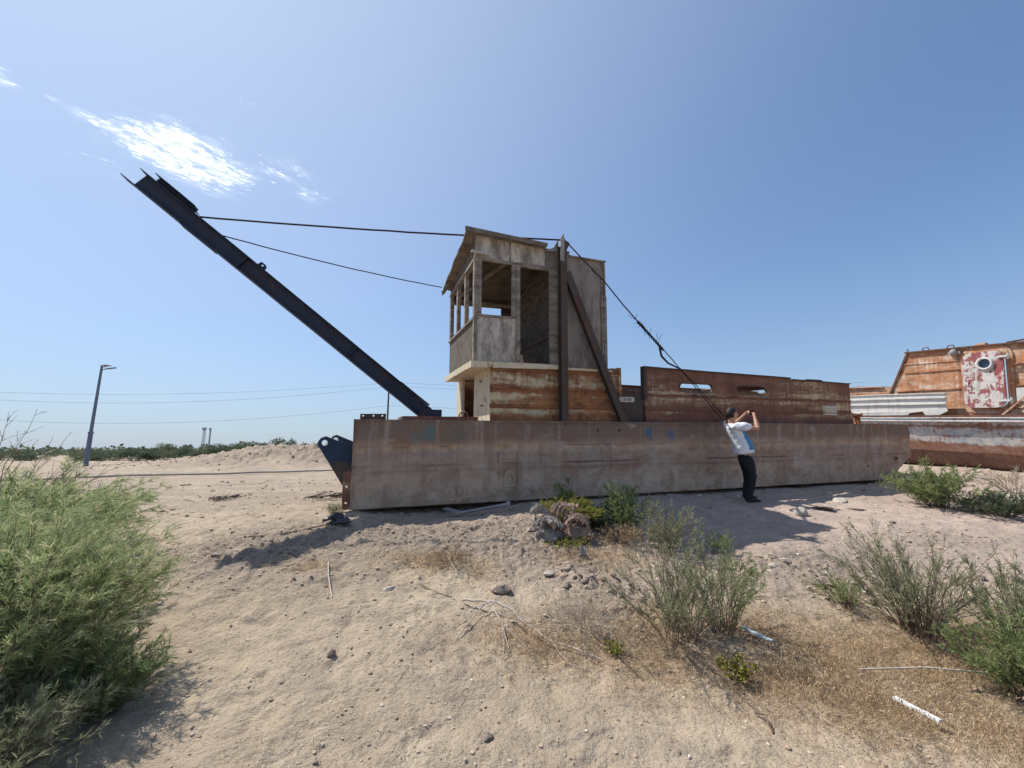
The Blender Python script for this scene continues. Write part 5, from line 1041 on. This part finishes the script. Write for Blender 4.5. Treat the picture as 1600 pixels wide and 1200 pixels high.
# distant scrub reading as one low band
def scrub():
    g = rng(401); n = 26000; x = -170 + 330 * g.random(n); y = 85 + 90 * g.random(n); cl = vnoise(x * .07, y * .05, 61) > -.15; x, y = x[cl], y[cl]; n = len(x)
    hh = (1.5 + 1.3 * vnoise(x * .15, y * .1, 62)); z = height(x, y) + hh * g.random(n)
    V, F, T = leaves(g, np.stack([x, y, z], -1), g.normal(0, 1, (n, 3)), .5 + .5 * g.random(n), np.full(n, .55), .1, g.random(n) * .8)
    tag(npmesh('scrub', V, F, M['leaf_dark'], attr={'tone': T}), 'distant band of low scrub along the horizon', 'scrub', kind='stuff')
scrub()
# ---------------------------------------------------------------- the man photographing the dredger
def skin_mesh(chains, sub=2, root=0):
    """chains of (point, radius); points shared by name join the chains"""
    V = []; R_ = []; E = []; idx = {}
    for ch in chains:
        pr = None
        for it in ch:
            nm, p, r = it if len(it) == 3 else (None, *it)
            if nm and nm in idx: i = idx[nm]
            else: i = len(V); V.append(p); R_.append(r); 
            if nm: idx[nm] = i
            if pr is not None: E.append((pr, i))
            pr = i
    me = bpy.data.meshes.new('tmp'); me.from_pydata(V, E, []); o = bpy.data.objects.new('tmp', me); COL.objects.link(o)
    md = o.modifiers.new('s', 'SKIN'); md.use_smooth_shade = True; md.branch_smoothing = .6
    for i, sv in enumerate(me.skin_vertices[0].data):
        r = R_[i]; sv.radius = (r, r) if not hasattr(r, '__len__') else r; sv.use_root = (i == root)
    o.modifiers.new('u', 'SUBSURF').levels = sub
    bpy.context.view_layer.update(); ev = o.evaluated_get(bpy.context.evaluated_depsgraph_get()); out = bpy.data.meshes.new_from_object(ev); bpy.data.objects.remove(o)
    return out
def man():
    g = rng(8); ox, oy = 4.06, 7.46; gz_ = hz(ox, oy); P = tag(empty('person', (ox, oy, gz_)), 'man in white and blue T-shirt and black trousers leaning back to photograph the dredger', 'person')
    M['skin'] = simple('skin', (.42, .225, .15), (.48, .275, .19), 12, .55, .1); M['hair'] = simple('black hair', (.008, .007, .007), (.02, .017, .016), 40, .5, .5)
    M['trouser'] = simple('black trousers', (.010, .010, .012), (.018, .018, .020), 10, .8, .4); M['shoe'] = simple('black shoes', (.012, .011, .011), (.03, .028, .027), 20, .45, .2)
    M['shirt_w'] = simple('white shirt cloth', (.66, .67, .72), (.74, .75, .79), 12, .8, .3); M['shirt_b'] = simple('blue shirt panel', (.05, .22, .46), (.06, .26, .52), 12, .8, .3)
    M['phone'] = simple('black phone', (.01, .01, .012), (.02, .02, .022), 10, .3, .0)
    # body: pelvis, spine, neck, arms and hands as one skinned surface, head fused on
    arms = []
    hand = []
    def limb(sh, el, wr, palm, tagn, s):
        sh, el, wr, palm = map(Vector, (sh, el, wr, palm)); mid = el.lerp(wr, .35)
        return [('chest', (-.11, 0, 1.24), .115), (tagn + 's', sh, .054), (sh.lerp(el, .5), .050), (tagn + 'e', el, .041), (mid, .041), (el.lerp(wr, .8), .029), (tagn + 'w', wr, .026), (tagn + 'p', palm, (.034, .018))]
    c = [[('pelvis', (.01, 0, .84), .13), (( -.02, 0, .98), .135), (( -.07, 0, 1.12), .13), ('chest', (-.11, 0, 1.24), .115), (( -.165, 0, 1.345), .062), (( -.175, 0, 1.40), .055), ((-.165, 0, 1.46), .056)],
         limb((-.185, -.175, 1.315), (.155, -.235, 1.235), (.185, -.115, 1.455), (.193, -.085, 1.515), 'n', -1), limb((-.16, .18, 1.325), (-.01, .25, 1.325), (.115, .11, 1.495), (.150, .075, 1.545), 'f', 1)]
    for (pn, pw, sg) in (((.193, -.085, 1.515), 'np', -1), ((.150, .075, 1.545), 'fp', 1)):
        pn = Vector(pn)
        for k in range(4):
            b = pn + Vector((.006 - .004 * k, sg * -.004, .022 - .013 * k)); L = (.030, .034, .032, .025)[k]
            c.append([(pw, tuple(pn), (.034, .018)), (tuple(b + Vector((.014, -sg * .010, .006))), .0095), (tuple(b + Vector((.026, -sg * (.012 + L), .006))), .0085), (tuple(b + Vector((.016, -sg * (.018 + 1.5 * L), .002))), .0075)])
        c.append([(pw, tuple(pn), (.034, .018)), (tuple(pn + Vector((-.018, -sg * .012, .012))), .011), (tuple(pn + Vector((-.010, -sg * .040, .022))), .009)])
    me = skin_mesh(c, 2); bm = bmesh.new(); bm.from_mesh(me)
    # head: egg with brow, nose, lips, chin, ears; looks right and a little up
    hd = bmesh.new(); bmesh.ops.create_icosphere(hd, subdivisions=5, radius=1)
    def bump(p, c_, r, a): d = (p - Vector(c_)).length / r; return a * math.exp(-d * d)
    for v in hd.verts:
        p = v.co; x, y, z = p.x, p.y, p.z
        q = Vector((x * .098, y * (.076 - .012 * max(0, -z)), z * .118 - .004))
        q.x += .012 * max(0, -z) * max(0, x) * (1 if x > 0 else 0) - .010 * max(0, z) * max(0, x)
        q.x += bump(p, (1, 0, -.12), .16, .026) + bump(p, (1, 0, .05), .15, .010) + bump(p, (.92, 0, -.48), .17, .011) + bump(p, (.75, 0, -.85), .3, .012) + bump(p, (.93, .33, .25), .2, .006) + bump(p, (.93, -.33, .25), .2, .006)
        q.x -= bump(p, (.9, .33, .06), .16, .010) + bump(p, (.9, -.33, .06), .16, .010) + bump(p, (.92, 0, -.62), .1, .006)
        for s in (-1, 1): q.y += s * bump(p, (-.05, s, -.02), .17, .016); q.y += s * bump(p, (.55, s * .8, -.3), .3, .004)
        v.co = q
    rot = Matrix.Rotation(rad(-10), 4, 'Y') @ Matrix.Rotation(rad(8), 4, 'Z'); bmesh.ops.transform(hd, matrix=Matrix.Translation((-.150, 0, 1.512)) @ rot, verts=hd.verts)
    tm = bpy.data.meshes.new('t'); hd.to_mesh(tm); bm.from_mesh(tm); bpy.data.meshes.remove(tm); hd.free()
    bmesh.ops.recalc_face_normals(bm, faces=bm.faces)
    bm.to_mesh(me); bm.free(); o = bpy.data.objects.new('body', me); COL.objects.link(o); me.materials.clear(); me.materials.append(M['skin'])
    r = o.modifiers.new('fuse', 'REMESH'); r.mode = 'VOXEL'; r.voxel_size = .0055; r.use_smooth_shade = True; o.modifiers.new('sm', 'SMOOTH').iterations = 2
    bpy.context.view_layer.update(); me2 = bpy.data.meshes.new_from_object(o.evaluated_get(bpy.context.evaluated_depsgraph_get())); o.modifiers.clear(); o.data = me2; me2.materials.clear(); me2.materials.append(M['skin']); o.parent = P
    # hair
    bm = bmesh.new(); bmesh.ops.create_icosphere(bm, subdivisions=5, radius=1); dl = []
    for v in bm.verts:
        p = v.co.copy(); n = mnoise.noise(p * 9) * .03 + mnoise.noise(p * 22) * .02
        v.co = Vector((p.x * .107, p.y * .086, p.z * .124 - .003)) * (1.0 + n)
        front = p.x > .38 and p.z < .50; side = p.z < .16 and p.x > -.12; low = p.z < -.52
        if front or low or side: dl.append(v)
    bmesh.ops.delete(bm, geom=dl, context='VERTS'); bmesh.ops.solidify(bm, geom=bm.faces[:], thickness=.012); bmesh.ops.transform(bm, matrix=Matrix.Translation((-.152, 0, 1.516)) @ rot, verts=bm.verts)
    hm = bpy.data.meshes.new('hair'); bm.to_mesh(hm); bm.free(); hm.polygons.foreach_set('use_smooth', [True] * len(hm.polygons)); h = bpy.data.objects.new('hair', hm); COL.objects.link(h); hm.materials.append(M['hair']); h.parent = P
    def cloth(name, chains, mats, amp, fr, pick=None, sub=3):
        me = skin_mesh(chains, sub)
        for v in me.vertices:
            p = v.co.copy(); w = mnoise.noise(Vector((p.x * fr * .8, p.y * fr * .8, p.z * fr + 2 * mnoise.noise(p * 5)))); v.co += v.normal * (amp * (w - .6 * abs(mnoise.noise(p * fr * 1.4))))
        o = bpy.data.objects.new(name, me); COL.objects.link(o); me.materials.clear()
        for m in mats: me.materials.append(M[m])
        if pick: me.polygons.foreach_set('material_index', [pick(pl.center) for pl in me.polygons])
        o.parent = P; return o
    def side(cn): x0 = -.085 + (1.26 - cn.z) * .34; return 1 if (cn.x > x0 and .885 < cn.z < 1.215 and cn.y > -.205) else 0
    cloth('shirt', [[('hem', (.010, 0, .795), (.168, .175)), ((.005, 0, .86), (.170, .180)), ((-.02, 0, .98), (.172, .182)), ((-.07, 0, 1.12), (.168, .180)), ('ch', (-.115, 0, 1.24), (.150, .165)), ((-.160, 0, 1.325), (.105, .13)), ((-.172, 0, 1.375), (.068, .07))],
        [('ch', (-.115, 0, 1.24), (.150, .165)), ((-.185, -.165, 1.300), .098), ((-.07, -.20, 1.285), .086), ((.07, -.225, 1.262), .070)], [('ch', (-.115, 0, 1.24), (.150, .165)), ((-.165, .17, 1.315), .096), ((-.10, .215, 1.32), .078), ((-.05, .24, 1.325), .068)]],
        ['shirt_w', 'shirt_b'], .022, 9, side)
    cloth('trousers', [[('w', (.012, 0, .85), (.150, .155)), ('h', (.012, 0, .78), (.150, .150)), ((.012, -.085, .72), .112), ((.045, -.095, .57), .092), ((.062, -.10, .44), .078), ((.02, -.10, .27), .074), ((-.035, -.10, .10), .068), ((-.045, -.10, .05), .066)],
        [('h', (.012, 0, .78), (.150, .150)), ((.035, .085, .72), .112), ((.08, .10, .57), .090), ((.105, .11, .44), .076), ((.075, .12, .27), .072), ((.045, .125, .10), .066), ((.04, .125, .06), .064)]], ['trouser'], .016, 8)
    for x0, y0, yaw in ((-.045, -.10, -8), (.045, .125, 6)):
        z = hz(ox + x0 + .05, oy + y0) - gz_
        c = [[((-.05, 0, .045), .045), ((.02, 0, .047), .046), ((.10, 0, .038), (.042, .036)), ((.17, 0, .028), (.040, .026)), ((.205, 0, .024), (.028, .02))]]
        me = skin_mesh(c, 2)
        for v in me.vertices: v.co.z = max(v.co.z, 0.0)
        s = bpy.data.objects.new('shoe', me); COL.objects.link(s); me.materials.clear(); me.materials.append(M['shoe']); s.parent = P; s.location = (x0, y0, z); s.rotation_euler = (0, 0, rad(yaw))
    ph = MB(); ph.box(-.004, .004, -.075, .075, -.038, .038); p = ph.build('phone', M['phone'], bevel=.002); p.location = (ox + .212, oy - .005, gz_ + 1.545); p.rotation_euler = (0, rad(-8), 0)
    tag(p, 'small black phone held up in both hands by the man', 'phone')
man()
